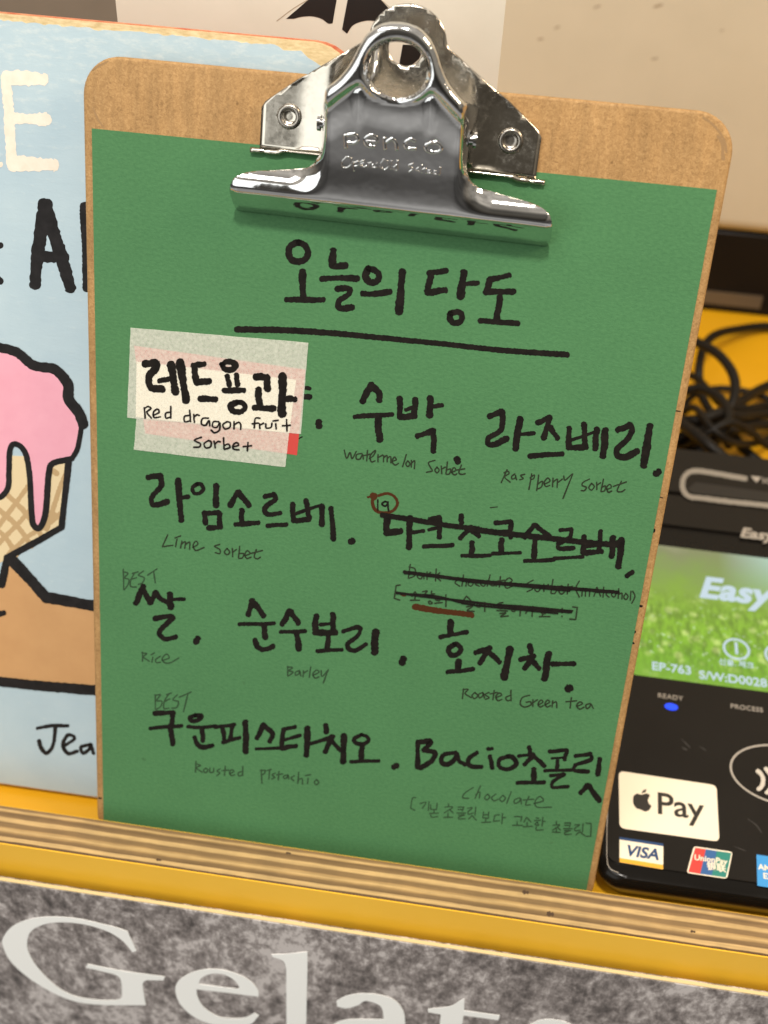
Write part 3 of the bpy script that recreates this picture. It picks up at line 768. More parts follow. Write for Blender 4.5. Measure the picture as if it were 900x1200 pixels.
strokes('title_underline', [(0, 0, 1, "w6.5: 277,386 340,387 400,391 460,397 520,403 590,411 665,416")], PM, M_INK, menu)
def flav(data, sub=None, submat=None, label=None):
    strokes('flavour_lettering', data, PM, M_INK, menu)
    if sub: strokes('translation_lettering', sub, PM, submat or M_PEN, menu, rag=0.12)
strokes('old_lettering', [(150, 400, T5, "w18: 845,222 872,226; w26: 845,265 872,266; w6: 815,468 835,458"), (330, 430, T5, "w30: 178,262 180,285")], PM, M_INK, menu)
flav([(330, 430, T5, "w30: 430,85 388,165; 430,85 468,130 468,160; w22: 350,240 440,232 530,228; w32: 462,240 470,350; w28: 565,150 568,240! 640,235; 640,155 638,235; w18: 595,205 640,190; w30: 712,148 710,235; w20: 715,190 770,184; w26: 650,332 728,305! 728,405; w30: 840,440 845,455")],
     [(330, 430, T5, "w7: 300,398 312,438 328,410 338,440 358,405; 385,415 360,420 358,440 375,442 388,420 392,442; 412,400 408,450; 395,425 425,418; 420,440 440,425 450,400 425,425 430,455 448,450; 462,420 462,455; 462,435 485,422; 490,425 488,455; 490,435 505,425 506,455; 506,438 522,430 524,460; 532,452 550,445 540,432 530,455 545,470 560,462; 598,420 580,478; 605,450 595,465 605,478 615,465 605,450; 622,448 622,480; 622,462 638,450 636,488; 735,448 705,458 712,480 722,498 695,505; 745,480 735,495 745,508 755,495 745,480; 765,475 768,512; 767,490 785,480; 795,455 788,512; 788,495 810,490 805,512 790,515; 815,505 835,495 825,482 815,505 830,518 840,512; 862,470 850,505 862,515 880,512; 835,495 878,488")])
flav([(560, 460, T5, "w27: 55,115 115,90! 118,140 105,185 55,215 48,240 75,250 140,220; w30: 202,125 180,270; w18: 200,200 270,195; w25: 285,145 345,118! 315,220; w25: 345,165 382,220; w24: 248,305 405,294; w26: 437,170 435,265! 520,262; 508,150 515,255; w14: 440,230 560,190; w28: 570,175 562,270; w32: 612,180 600,305; w28: 670,180 730,155! 738,180 715,225 670,270 670,300 710,308 765,280; w34: 825,160 795,350; w30: 852,390 868,378")],
     [(560, 460, T5, "w7: 140,370 112,432; 125,385 145,378 148,390 128,405 155,430; 178,390 162,402 165,415 180,408 180,395 185,418; 225,392 205,398 218,412 200,418; 258,390 245,465; 250,410 270,395 268,412 252,418; 292,395 282,470; 285,440 310,425 305,452 285,462; 318,440 345,425 335,410 318,430 325,450 345,445; 360,410 358,452; 360,430 378,415; 382,415 380,455; 382,432 405,415; 412,400 418,420 450,392; 455,390 408,508; 535,415 505,430 500,445 520,455 510,470 495,470; 545,435 532,455 545,468 558,450 545,435; 570,430 570,465; 570,445 588,432; 602,415 590,475; 592,455 612,448 608,470 592,475; 618,465 640,455 632,440 618,455 625,478 642,472; 688,425 668,470 690,475 705,465; 650,450 712,428"), (550, 570, T5, "w5: 100,102 118,100 135,98")])
flav([(150, 540, T5, "w26: 95,80 155,70! 158,120 120,165 112,195 130,212 190,195; w28: 240,92 255,285; w20: 250,180 290,172; w18: 330,112 310,130 318,155 345,155 362,135 350,112 330,112; w28: 422,118 422,215; w24: 365,250 372,300; 365,250 438,250! 440,315; 385,322 445,318; w26: 525,150 490,215; 530,150 580,215; w24: 545,235 545,290; w22: 515,305 625,297; w22: 655,172 700,160! 708,185 665,215 655,240 675,258 730,250; w20: 668,312 760,305"),
      (340, 560, T5, "w24: 12,125 15,205! 90,200; 75,108 92,195; w16: 15,175 150,130; w26: 152,135 152,225; w24: 196,145 208,295; w30: 290,305 300,303")],
     [(150, 540, T5, "w7: 190,355 165,412! 215,405; 235,375 228,412; 225,370 252,360; 258,385 252,418; 256,400 275,388 272,420; 275,402 295,390 295,425; 310,415 335,400 325,385 312,405 325,430 365,415; 440,400 415,410 440,425 440,445 418,440; 475,420 462,438 475,450 488,438 475,420; 500,420 502,460; 502,438 520,425; 535,410 530,465; 530,445 555,445 548,465 532,468; 560,455 585,445 572,430 560,450 570,468 590,462; 615,425 605,460 620,470 635,462; 585,445 645,430")])
strokes('circled_age_mark', [(340, 560, T5, "w14: 410,80 395,110 405,150 440,168 490,160 515,125 500,90 465,75 425,85; w30: 395,85 405,92; w10: 372,92 395,88")], PM, M_BROWN, menu)
strokes('age_number', [(340, 560, T5, "w8: 420,105 420,158; w9: 455,112 440,125 455,135 468,120 455,112; 468,115 472,160")], PM, M_INK, menu)
flav([(340, 560, T5, "w30: 465,190 462,265! 530,255; w28: 575,190 568,335; w18: 580,262 640,255; w25: 670,200 715,190! 715,285; w16: 665,250 715,235; w20: 640,330 780,322; w24: 820,180 822,215; w22: 870,235 815,290; 860,245 905,280; w26: 872,310 870,365"),
      (550, 570, T5, "w18: -35,332 40,333 100,330; w22: 125,175 200,170! 198,245; w14: 115,215 195,215; w26: 155,255 152,310; w16: 110,322 245,318; w22: 310,185 265,245; 315,185 385,240; w26: 315,255 310,340; w18: 265,358 405,352; w18: 435,210 490,205! 485,245; w20: 485,245 425,275! 430,298 500,295; w16: 405,345 545,338; w24: 550,240 545,320! 635,312; w22: 630,215 620,310; w16: 550,290 720,265; w28: 690,245 682,335; w30: 730,255 715,385; w22: 755,430 782,410")],
     [(440, 640, 2.8125, "w4.5: 115,60 108,105; 110,68 130,75 128,98 110,106; 150,88 138,100 150,108 158,90 160,108; 170,85 170,110; 170,95 182,86; 200,75 198,115; 212,88 200,100 215,115; 280,105 262,120 278,132; 290,95 285,132; 287,118 300,112 298,132; 315,112 305,125 315,132 323,120 315,112; 340,112 330,125 342,132; 355,112 347,125 357,132 364,120 355,112; 378,95 368,132; 390,115 380,128 392,130 396,115 398,132; 412,100 408,135; 402,115 425,112; 425,128 450,115 440,105 425,120 432,138 455,130; 520,112 500,125 518,140 500,150; 535,130 525,142 535,150 543,140 535,130; 555,125 555,150; 555,138 570,126; 585,110 578,155; 580,140 598,138 592,155 580,156; 605,148 620,138 612,130 603,145 612,158 622,152; 635,125 632,158; 622,138 650,132; 672,115 660,140 672,168; 682,140 680,165; 692,140 692,165; 692,150 705,142 705,165; 730,135 720,165; 730,135 742,165; 724,153 738,153; 752,135 750,168; 770,145 760,158 770,168; 785,148 778,160 786,168 792,158 785,148; 802,140 800,172; 800,160 812,155 812,175; 825,155 818,168 826,176 832,165 825,155; 842,148 840,178; 848,148 855,165 845,188; 82,128 68,130! 62,172! 80,178; 130,150 120,165; 130,150 142,165; 130,165 130,178; 115,178 145,178; 155,150 170,148 158,165 175,165; 185,148 183,170; 185,158 195,157; 178,180 188,188 178,190 175,182; 205,165 198,175 210,180 212,168 205,165; 195,188 220,186; 232,160 232,200; 300,165 288,180; 300,165 315,180; 285,190 325,190; 300,200 320,198 302,212 325,215; 340,185 332,198 345,200 340,185; 360,185 360,215; 420,185 405,190 408,205 425,205; 400,212 435,214; 410,222 430,220 412,232 438,230; 455,200 448,212 460,215 455,200; 478,195 476,230; 490,205 505,203 495,222; 518,198 516,232; 518,212 530,212; 555,205 545,218 560,222 555,205; 540,232 575,232; 550,222 550,232; 615,205 615,220; 614,230 615,232; 650,200 665,202! 660,242! 640,240")])
strokes('strike_through', [(340, 560, T5, "w24: 440,178 540,194 640,210 760,228 900,243"), (550, 570, T5, "w26: 0,200 120,220 250,236 400,252 520,264 620,272 715,278")], PM, M_INK, menu, 0.2)
strokes('strike_through', [(440, 640, 2.8125, "w11: 95,85 200,98 300,111 450,126 640,140 800,152; w5: 95,90 200,95 300,117 450,130 640,148"), ], PM, M_INK, menu, 0.34)
strokes('strike_through', [(440, 640, 2.8125, "w8: 70,153 180,168 300,182 400,195 500,206 645,218; w6: 70,156 200,165 300,190 420,204 500,212 600,222; w5: 400,192 520,201 650,213")], PM, M_INK, menu, 0.34)
strokes('brown_underline', [(440, 640, 2.8125, "w18: 128,200 200,211 260,219 318,228; w10: 85,158 97,161")], PM, M_BROWN, menu)
flav([(130, 655, 5, "w32: 190,160 145,260; 190,185 235,255; 265,195 228,258; w28: 262,195 285,230 325,250; w36: 345,205 350,285; w20: 350,238 430,235; w28: 255,350 345,335 365,347! 290,415 285,445 320,470 380,455; w34: 510,465 497,488")],
     [(130, 655, 5, "w8: 185,545 185,600; 180,550 210,555 190,575 225,600; 245,575 240,605; 235,562 255,550; 290,570 262,590 268,608 290,605; 300,595 340,580 325,558 300,585 315,608 350,608 398,580")], M_PENL)
strokes('best_note', [(130, 655, 5, "w8: 72,60 75,180; 72,75 100,85 80,110 105,120 100,150 78,180; 140,80 118,120 115,160 150,165; 115,120 150,110; 125,85 160,75; 190,70 160,95 195,110 185,140 160,150; 215,95 270,58; 250,75 260,140")], PM, M_PENL, menu)
flav([(270, 690, T5, "w26: 105,55 85,125; 108,60 160,130; w18: 42,170 120,169 210,165; w26: 160,175 168,235; w24: 118,245 130,280 160,292 205,275; w26: 285,105 248,170; w26: 288,108 325,165; w18: 240,207 360,203; w28: 318,210 328,290; w28: 412,130 405,210! 505,210; w26: 490,122 495,205; w16: 430,172 495,165; w24: 470,215 465,290; w18: 415,298 535,292; w20: 540,205 600,185 625,190! 610,225 565,260 565,285 600,295 650,265; w34: 697,205 690,305; w32: 830,335 822,355")],
     [(270, 690, T5, "w7: 275,372 275,418; 272,375 298,378 280,392 300,400 278,418; 330,392 312,400 312,415 328,408 332,395 338,418; 350,392 348,422; 350,405 370,392; 385,375 378,425; 395,415 425,400 412,390 395,408 405,428 425,422; 435,392 440,420 470,388; 468,390 445,452")], M_PENL)
flav([(490, 710, T5, "w30: 155,75 155,130; w20: 105,150 235,125; w24: 175,185 145,205 155,235 185,235 205,210 190,188 175,185; w30: 195,265 190,310; w20: 140,318 265,303; w24: 275,225 345,200! 295,275; 340,220 390,270; w34: 440,205 412,345; w26: 535,190 540,220; w24: 490,258 555,240! 510,300; 550,265 580,300; w32: 627,230 605,350; w22: 640,278 750,278; w34: 717,398 730,393")],
     [(490, 710, T5, "w7: 218,398 212,445; 215,402 240,400 225,420 255,440; 272,415 258,430 270,445 285,430 272,415; 310,415 290,425 295,442 310,430 312,418 318,442; 340,415 322,425 340,440 322,448; 365,405 358,450; 345,422 380,415; 372,440 400,428 388,418 372,435 382,455 402,448; 445,405 445,455; 440,430 420,440 428,455 445,450; 535,428 500,440 490,470 510,485 540,475 538,460 518,462; 550,450 550,482; 550,465 572,450; 575,475 598,462 588,452 575,470 585,485 600,478; 608,475 630,462 620,452 608,470 618,485 635,478; 645,455 642,485; 645,468 662,460 665,488; 735,440 728,490; 708,460 760,455; 760,482 788,470 775,460 760,478 775,495 795,485; 825,468 805,475 808,492 822,485 828,470 840,492")])
strokes('best_note', [(160, 800, 5, "w8: 110,70 110,155; 108,75 140,70 118,105 148,110 140,140 112,158; 190,65 165,105 160,150 190,150; 165,110 195,95; 175,70 205,60; 240,70 212,100 245,112 235,145 205,150; 250,85 320,55; 300,70 275,170")], PM, M_PENL, menu)
flav([(160, 800, 5, "w28: 105,180 215,175! 205,245; w22: 80,268 170,260 265,252; w30: 200,250 212,360; w24: 345,190 310,205 325,225 365,215 380,195 345,190; w20: 300,258 350,262 470,255; w28: 385,270 388,340; w26: 340,320 355,360 390,378 445,368; w20: 460,262 575,245; w26: 505,265 515,345; w24: 560,255 550,335; w22: 505,350 605,322; w34: 638,230 640,405; w28: 745,245 705,325; 748,250 795,300 780,345; w18: 700,388 800,385 900,378"),
      (310, 830, 5, "w22: 110,125 180,108; w26: 110,125 100,235! 185,220; w20: 120,185 210,158; w34: 252,115 245,275; w22: 265,210 405,165; w30: 358,100 362,140; w30: 395,165 355,255; w24: 390,190 445,245; w34: 465,160 460,315; w22: 570,155 525,180 540,205 580,210 610,190 600,165 570,155; w30: 572,225 565,305; w20: 505,313 670,308; w32: 757,345 776,335")],
     [(160, 800, 5, "w8: 348,460 345,525; 345,475 375,485 350,500 385,525; 405,500 392,515 405,528 418,512 405,500; 430,500 430,525 450,522 452,502; 490,505 470,518 488,530 470,545; 520,490 515,545; 500,515 540,512; 545,535 570,520 558,510 545,525 555,545 575,540; 622,490 622,545; 618,520 595,530 602,548 622,540; 730,510 735,590; 725,515 755,515 745,535 732,540"),
      (310, 830, 5, "w8: 30,365 25,415; 15,365 40,358; 62,380 45,390 60,405 42,415; 85,370 80,420; 70,390 105,385; 135,390 112,398 115,412 132,405 138,392 142,415; 175,395 155,408 172,425; 200,375 195,440; 197,420 220,412 222,445; 255,410 252,442; 240,395 270,388; 305,418 292,432 302,448 318,435 305,418")], M_PENL)
flav([(470, 850, 3.6, "w20: 70,72 70,178; 70,70 125,68 95,105! 145,115 130,150 80,180; w18: 230,115 180,125 170,155 195,165 225,145 235,120! 245,150 270,165; 320,115 285,140 290,170 340,175; 375,130 385,180; w14: 365,100 385,98; w18: 450,130 415,145 415,175 450,185 485,165 475,138 450,130; 540,92 545,118; w14: 495,130 560,122; w18: 552,135 520,165; 560,130 605,172; w22: 560,185 560,235; w16: 490,243 605,240; w16: 625,110 700,105! 690,145; w10: 635,140 690,135; w16: 660,150 658,185; w13: 605,192 720,188; w14: 630,212 690,207! 640,237! 640,262 705,258; w16: 735,130 800,120! 800,145 735,167! 730,190 790,195; w20: 838,142 830,208; w20: 788,252 757,285; w22: 792,254 836,318")],
     [(470, 850, 3.6, "w5.5: 305,262 270,285 260,305 285,308; 335,255 312,308; 315,292 332,282 330,308; 365,290 352,305 362,315 374,302 365,290; 400,290 382,305 392,318 410,312; 430,295 416,310 426,322 440,308 430,295; 465,280 445,330; 500,305 478,315 480,330 498,322 505,308 508,332; 540,300 525,335 545,335; 515,315 560,312; 560,330 600,318 585,300 565,322 575,345 635,345")], M_PENL)
strokes('chocolate_note', [(470, 900, 3.6, "w5: 62,125 48,128 40,170! 58,178; 80,150 105,145 90,170; 118,142 115,180; 125,155 125,175! 150,175; 152,148 150,175; 140,175 138,188; 120,192 158,190; 125,198 130,208 155,205; 200,150 200,160; 185,165 218,165 182,190; 205,175 220,190; 198,190 198,205; 180,208 218,208; 240,165 265,165! 258,182; 240,175 260,175; 235,190 272,190; 242,198 268,198! 242,208! 245,215 270,214; 280,170 300,168 282,185! 285,195 305,190; 315,165 312,200; 300,200 285,215; 300,202 318,220; 348,185 345,210! 368,212; 370,185 368,212; 350,198 368,197; 358,212 356,228; 340,230 378,228; 395,200 390,225! 415,222; 395,200 415,197; 428,192 425,235; 428,210 442,208; 478,205 510,205! 505,225; 490,225 490,240; 470,242 512,242; 530,208 518,228; 532,210 548,228; 532,230 532,245; 515,248 555,246; 570,210 580,212; 562,222 588,220; 575,228 565,238 580,242 575,228; 598,208 595,245; 598,225 608,225; 570,248 572,262 600,260; 655,225 655,235; 640,242 670,240 640,262; 660,250 672,262; 655,258 655,270; 638,270 672,272; 690,232 715,232! 710,250; 690,242 710,242; 685,256 722,256; 690,264 715,264! 690,272! 692,280 718,280; 732,240 752,240 732,255! 735,265 755,262; 768,235 765,270; 755,268 738,282; 755,270 775,285; 780,232 802,235! 800,288! 780,288")], PM, M_PENL, menu)
# the taped-over name
patch = plate('taped_name_patch', [[Vector(p) for p in ((157, 405), (358, 433), (348, 533.5), (170, 508))]], PM, 0.02, 0.10, M_RED, menu)
plate('paper_label', [[Vector(p) for p in ((160, 423.5), (347, 445), (339, 507.5), (159, 489))]], PM, 0.11, 0.19, M_WHITE, patch)
def wob(pts, amp, n=14, rn=random.Random(3)):
    out = []
    for i, p in enumerate(pts):
        a, b = Vector(p), Vector(pts[(i + 1) % len(pts)])
        for k in range(n): out.append(a.lerp(b, k / n) + Vector((rn.uniform(-amp, amp), rn.uniform(-amp, amp))))
    return out
plate('masking_tape', [wob([(153, 384), (361.3, 401.5), (352.5, 508.5), (149, 489.5)], 0.25)], PM, 0.21, 0.27, M_TAPE, patch)
plate('masking_tape', [wob([(160, 489.0), (338.8, 507), (334.3, 547.5), (156.8, 527)], 0.25)], PM, 0.21, 0.27, M_TAPE, patch)
strokes('patch_lettering', [(150, 400, T5, "w34: 80,108 130,102! 135,125 105,165 100,195 115,226 165,230; w24: 150,190 200,178; w34: 205,108 228,245; w36: 250,98 278,285; w26: 312,115 365,108; w30: 315,120 330,198! 390,190; w28: 345,275 420,278; w26: 450,110 480,97 515,110 500,135 465,135 450,110; w24: 475,165 485,210; 520,160 525,210; w26: 460,235 555,235; w26: 525,292 492,307 502,333 540,338 563,315 550,297 525,292; w32: 612,170 665,172! 670,230; w30: 625,230 630,305; w28: 605,318 700,322; w38: 740,165 738,350; w28: 750,275 800,278;"
    "w8.5: 78,318 82,368; 78,322 95,312 110,322 90,340 112,368; 120,355 148,340 140,325 122,340 125,365 155,362; 205,312 205,368; 200,340 180,345 182,368 205,362; 295,330 300,385; 295,355 270,360 272,385 298,380; 315,350 318,388; 316,365 330,352 342,355; 385,368 358,370 352,395 372,402 388,380 392,405; 435,385 410,385 405,408 425,412 440,390 438,425 415,438 398,425; 475,385 455,400 465,420 488,412 490,390 475,385; 508,385 508,420; 508,400 530,388 540,400 540,422; 632,368 610,370 605,415; 595,395 625,392; 630,395 632,418; 632,402 650,392; 660,395 662,415 685,412 690,392; 708,395 710,420; 695,382 720,378; 760,375 762,430; 740,405 778,402; 352,460 318,474 345,490 342,505 315,508; 385,475 365,490 372,510 395,505 398,482 385,475; 412,478 418,510; 416,495 430,480 442,482; 458,462 460,515; 460,500 480,492 488,508 462,518; 505,505 530,498 522,485 505,495 505,515 532,520; 575,485 572,525; 552,505 592,500")],
        PM, M_INK, patch, 0.30, 0.0025, 0.13)

# ------------------------------------------------------------------ picture book
BT = math.radians(15.5)
BUP = Vector((0, math.sin(BT), math.cos(BT))); BN = Vector((0, -math.cos(BT), math.sin(BT)))
B0 = Vector((-0.03, 0.0195, 0.0033)); BH = 0.3255
KM = Matrix(((1, BUP.x, BN.x, B0.x), (0, BUP.y, BN.y, B0.y), (0, BUP.z, BN.z, B0.z), (0, 0, 0, 1)))
def bk(px, py):
    h = at(px, py, B0, BN) - B0; return Vector((h.x, h.dot(BUP)))
def KP(px, py, z):
    p = bk(px, py); return Vector((p.x, p.y, z * mm))
book = empty('picture_book', KM, 'worn pale blue picture book with pink ice cream cone drawing behind the clipboard', 'book')
XR = 0.1185; XL = -0.13
KI = lambda x, y, z: Vector((x, y, z))
def cover_loop(ins, r=0.016):
    p = []
    for k in range(9):
        a = math.radians(90 - 90 * k / 8); p.append(Vector((XR - ins - r + r * math.cos(a), BH - ins - r + r * math.sin(a))))
    return p + [Vector((XR - ins, 0.0)), Vector((XL, 0.0)), Vector((XL, BH - ins))]
def slab(name, z0, z1, ins, mat): return plate(name, [cover_loop(ins)], KI, z0 * mm, z1 * mm, mat, book)
slab('front_board', -2.6, 0.0, 0.0, M_BOOKB)
M_PAGE = mat_mottle('page_edges', (0.55, 0.44, 0.30, 1), (0.74, 0.64, 0.48, 1), 500, 0.8, 0.3, 0.0004, (0.2, 1, 6))
M_GREEN = simple('grey_green_endpaper', (0.20, 0.20, 0.15, 1), 0.7); M_RUST = mat_mottle('rust_red_back_board', (0.45, 0.09, 0.04, 1), (0.60, 0.30, 0.16, 1), 180, 0.7, 0.2)
slab('endpaper', -3.5, -2.65, 0.0012, M_GREEN)
slab('page_block', -8.8, -3.55, 0.0015, M_PAGE)
slab('back_board', -11.2, -8.85, 0.0, M_RUST)
rn = random.Random(11)
cl = []
for k in range(13):
    a = math.radians(90 - 90 * k / 12); r = 0.022 + rn.uniform(-.0012, .0012)
    cl.append(Vector((XR - 0.0035 - 0.022 + r * math.cos(a), BH - 0.0032 - 0.022 + r * math.sin(a))))
cl += [Vector((XR - 0.0025 + rn.uniform(-.0006, .0003), BH - 0.03 - i * 0.004)) for i in range(int((BH - 0.035) / 0.004))]
cl += [Vector((XR - 0.001, 0.0006)), Vector((XL, 0.0006))]
top = [Vector((x, BH - 0.0016 - abs(rn.gauss(0, 0.0004)))) for x in [XL + (XR - 0.027 - XL) * k / 140 for k in range(141)]]
cov = plate('cover_paper', [cl + top], KI, 0.02 * mm, 0.25 * mm, M_COVER, book)
strokes('cream_lettering', [(0, 0, 3, "w34: 24,262 30,400 48,588; w44: 25,272 152,278; w38: 45,415 165,420; w44: 45,572 190,580"), (0, 0, 3, "w22: -30,300 -28,560; w20: -30,565 2,578")], KP, M_CREAMP, cov, 0.3, 0.003, 0.16)
strokes('black_lettering', [(0, 0, 3, "w40: 155,715 140,850 125,1000; w40: 165,715 200,850 248,1012; w34: 130,900 230,905; w26: 296,722 306,1015; w34: 300,725 400,1015; w20: -40,830 -10,860 4,862; w20: -40,1000 -15,975 4,990")], KP, M_BOOKK, cov, 0.3, 0.003, 0.12)
fr = (0, 380, 2)
def patch2(name, s, mat, z): return plate(name, [outline(s, *fr, n=5)], KP, 0.26, z, mat, cov)
patch2('hand_drawing', "-20,600! 5,610! 25,545! 110,640! 225,655! 300,660! 300,862! 225,858! 100,845! -60,832! -130,820 -170,780 -150,730 -165,690 -140,650 -110,610! -60,590!", M_HAND, 0.32)
patch2('cone_drawing', "-205,300! 165,312! 145,475! 20,548! -60,590! -110,560! -185,440!", M_CONE, 0.345)
strokes('cone_lattice', [(*fr, "w11: -20,420 40,470 75,520; -20,470 15,500 40,540; 15,395 60,440 100,500; 110,330 135,350; -20,530 40,470 75,430; -10,480 30,430 65,380; 60,500 110,470 145,440; 120,440 150,455; 20,540 60,500; 110,480 135,400 160,340")], KP, M_LATT, cov, 0.36, 0.002)
patch2('ice_cream_drawing', "-60,48! -5,52 40,63 80,95 130,105 160,140 162,175 188,215! 185,285 167,314! 125,325 113,350 108,440 95,475 80,470 74,440 69,350 60,300 40,280 25,290 21,340 18,380 5,402 -12,400 -30,370 -45,320 -70,300 -95,325 -100,400 -120,425 -140,400 -150,340 -175,315 -215,300 -225,230 -210,150 -150,80!", M_PINK, 0.43)
strokes('black_outline', [(*fr, "w22: -60,50 -10,53 40,65 80,95 130,105 160,140 162,175 185,205 196,235; w11: 192,240 182,290 170,314; w13: 166,315 125,325 115,350 108,440 95,475 80,470 75,440 70,350 60,300 40,280 25,290 22,340 20,380 5,402 -12,405; w14: 162,318 145,475! 20,545; w16: 18,545 5,610; w24: 25,548 65,590 110,640! 225,658 300,664; w22: -60,832 -5,835 100,847 225,857 300,862; w12: -8,680 10,675; w20: -60,50 -150,80 -210,150 -225,230 -215,300; w13: -12,405 -30,370 -45,320 -70,300 -95,325 -100,400 -120,425 -140,400 -150,340 -175,315 -215,300; w14: -205,305 -185,440! -110,560! -60,590! 5,610; w20: -110,600 -140,650 -165,690 -150,730 -170,780 -130,820 -60,832")], KP, M_BOOKK, cov, 0.46, 0.004, 0.07)
strokes('signature', [(*fr, "w8: 88,946 125,940 160,940; w9: 130,940 125,985 110,1005 97,992 92,975; w8: 150,988 175,970 160,962 148,985 160,1005 182,1000; 208,985 190,990 195,1005 210,995 213,982 220,1005; 232,982 236,1010; 236,992 252,984 256,1012")], KP, M_BOOKK, cov, 0.3, 0.003)

# ------------------------------------------------------------------ cream card with umbrella print, behind the book
CY = 0.150
card = empty('umbrella_card', Matrix.Translation((0.06, CY, 0.0)), 'cream card printed with a black umbrella standing behind the clipboard', 'card')
CI = lambda x, y, z: Vector((x - 0.06, -z * mm, y))
def cp_(px, py):
    h = at(px, py, (0, CY, 0), (0, 1, 0)); return Vector((h.x, h.z))
plate('card_panel', [[Vector((-0.009, 0)), Vector((0.1336, 0)), Vector((0.1336, 0.42)), Vector((-0.009, 0.42))]], CI, -2.0, 0.0, M_CARD, card)
z6 = (320, 0, 4.5)
for s in ("70,98! 190,-5! 345,-130! 335,0! 314,122! 290,122 255,98 205,85 150,88 110,98!", "395,-130! 393,0! 364,155! 390,176! 425,130 490,108 545,110! 618,52! 565,-5! 480,-130!", "684,235! 666,335! 715,350 770,310! 800,240!"):
    plate('umbrella_panel_print', [[cp_(p.x, p.y) for p in outline(s, *z6)]], CI, 0.05, 0.12, M_PRINT, card)
M_THIN = simple('thin_grey_print', (0.42, 0.34, 0.24, 1), 0.6)
each_stroke('umbrella_line_print', [(*z6, "w5: 20,110 100,50 190,-5; w4: 570,0 650,70 720,140")], lambda x, y, z: CI(*cp_(x, y), z), M_THIN, card, 0.06)

# ------------------------------------------------------------------ beige appliance on a dark base
ap = empty('beige_cabinet', Matrix.Translation((0.30, 0.514, 0.0)), 'large plain beige machine on a black base behind the card reader', 'appliance')
box('body', (-0.32, 0.0, 0.066), (0.42, 0.25, 0.75), M_BEIGE, ap, 0.012, 4)
box('base', (-0.30, 0.006, 0.0), (0.40, 0.24, 0.0655), M_BASE, ap, 0.002, 1)
box('base_strip', (-0.30, 0.0045, 0.007), (0.0335, 0.0058, 0.0172), M_STRIP, ap)
AP = lambda x, y, z: (lambda h: Vector((h.x - 0.30, -z * mm, h.z)))(at(x, y, (0, 0.514, 0), (0, 1, 0)))
M_CHIP = simple('scratched_enamel', (0.33, 0.26, 0.18, 1), 0.7)
each_stroke('scratch', [(560, 0, 2.647, "w6: 362,24 378,18; w8: 548,22 570,14; w6: 240,88 252,82; w7: 188,122 200,120; w6: 540,184 556,180; w4: 752,96 762,93")], AP, M_CHIP, ap, 0.1)

# ------------------------------------------------------------------ card reader
EL = math.radians(6)
TU = Vector((0, math.cos(EL), math.sin(EL))); TN = Vector((0, -math.sin(EL), math.cos(EL)))
T0 = Vector((0.0, 0.005, 0.020))
TM = Matrix(((1, TU.x, TN.x, 0), (0, TU.y, TN.y, 0.005), (0, TU.z, TN.z, 0.020), (0, 0, 0, 1)))
term = empty('card_reader', TM, 'black countertop card reader with lit green grass screen and payment stickers', 'card reader')
def tp(px, py, lift=0.0):
    h = at(px, py, T0 + TN * lift * mm, TN) - T0; return Vector((h.x, h.dot(TU)))
def TP(px, py, z):
    p = tp(px, py, z); return Vector((p.x, p.y, z * mm))
TI = lambda x, y, z: Vector((x, y, z * mm))
x0, x1, y0, y1 = 0.2135, 0.346, -0.0005, 0.262
bm = bmesh.new(); rings = []
def floor_z(y): return (-0.0185 - y * math.sin(EL)) / math.cos(EL)
for ins, zz in ((0.004, None), (0.001, -0.010), (0.0, -0.006), (0.0004, -0.0035), (0.002, -0.0012), (0.0032, -0.0008)):
    rr = rrect(x0 + ins, y0 + ins, x1 - ins, y1 - ins, 0.010, 8)
    rings.append([bm.verts.new((p.x, p.y, floor_z(p.y) if zz is None else zz)) for p in rr])
for a, b in zip(rings, rings[1:]):
    for k in range(len(a)): bm.faces.new((a[k], a[(k + 1) % len(a)], b[(k + 1) % len(a)], b[k]))
bm.faces.new(rings[0]); bm.faces.new(rings[-1])
body = auto_smooth(from_bm('reader_body', bm, M_GLOSS, term), 35)
face = plate('face_panel', [rrect(x0 + 0.0035, 0.0075, x1 - 0.0035, 0.1085, 0.005, 6)], TI, -1.0, 0.0, M_BLACKP, term)
strokes('face_rim_line', [(690, 800, 3.752, "w3: 84,520 80,640 80,770 92,815 130,836")], TP, M_LEGEND, face, 0.02)
bez = plate('screen_bezel', [rrect(x0 + 0.004, 0.1095, x1 - 0.004, 0.2165, 0.004, 4)], TI, -1.0, -0.3, M_BLACKD, term)
scr_px = [tp(738, 789.5), tp(905, 814), tp(905, 660.5), tp(764, 635)]
sx0 = 0.2275; sx1 = 0.335; sy0 = tp(800, 798).y; sy1 = tp(830, 646).y
scr = plate('screen', [rrect(sx0, sy0, sx1, sy1, 0.002, 4)], TI, -0.28, 0.05, M_SCR, term)
band = plate('brand_band', [rrect(x0 + 0.003, 0.2085, x1 - 0.003, 0.2315, 0.003, 5)], TI, -0.9, 1.2, M_BLACKP, term)
hous = plate('slot_housing', [rrect(x0 + 0.001, 0.2335, x1 - 0.001, 0.2685, 0.006, 6)], TI, -3.0, 2.0, M_BLACKP, term)
def TT(px, py, lift, ang=0.0, sk=0.0):
    p = tp(px, py, lift); return Matrix.Translation((p.x, p.y, lift * mm)) @ Matrix.Rotation(ang, 4, 'Z')
strokes('card_slot', [(690, 330, 3.638, "w20: 668,840 560,822 460,808 420,820 402,850 405,890 430,915 480,922 600,938 764,956 1000,985")], lambda x, y, z: TP(x, y, z + 2), M_SILV, hous, 0.1)
plate('slot_opening', [[tp(x, y, 2.05) for x, y in ((806, 573), (815, 565), (960, 585), (1010, 594), (1010, 610), (900, 588), (812, 578))]], TI, 2.02, 2.08, M_DARK, hous)
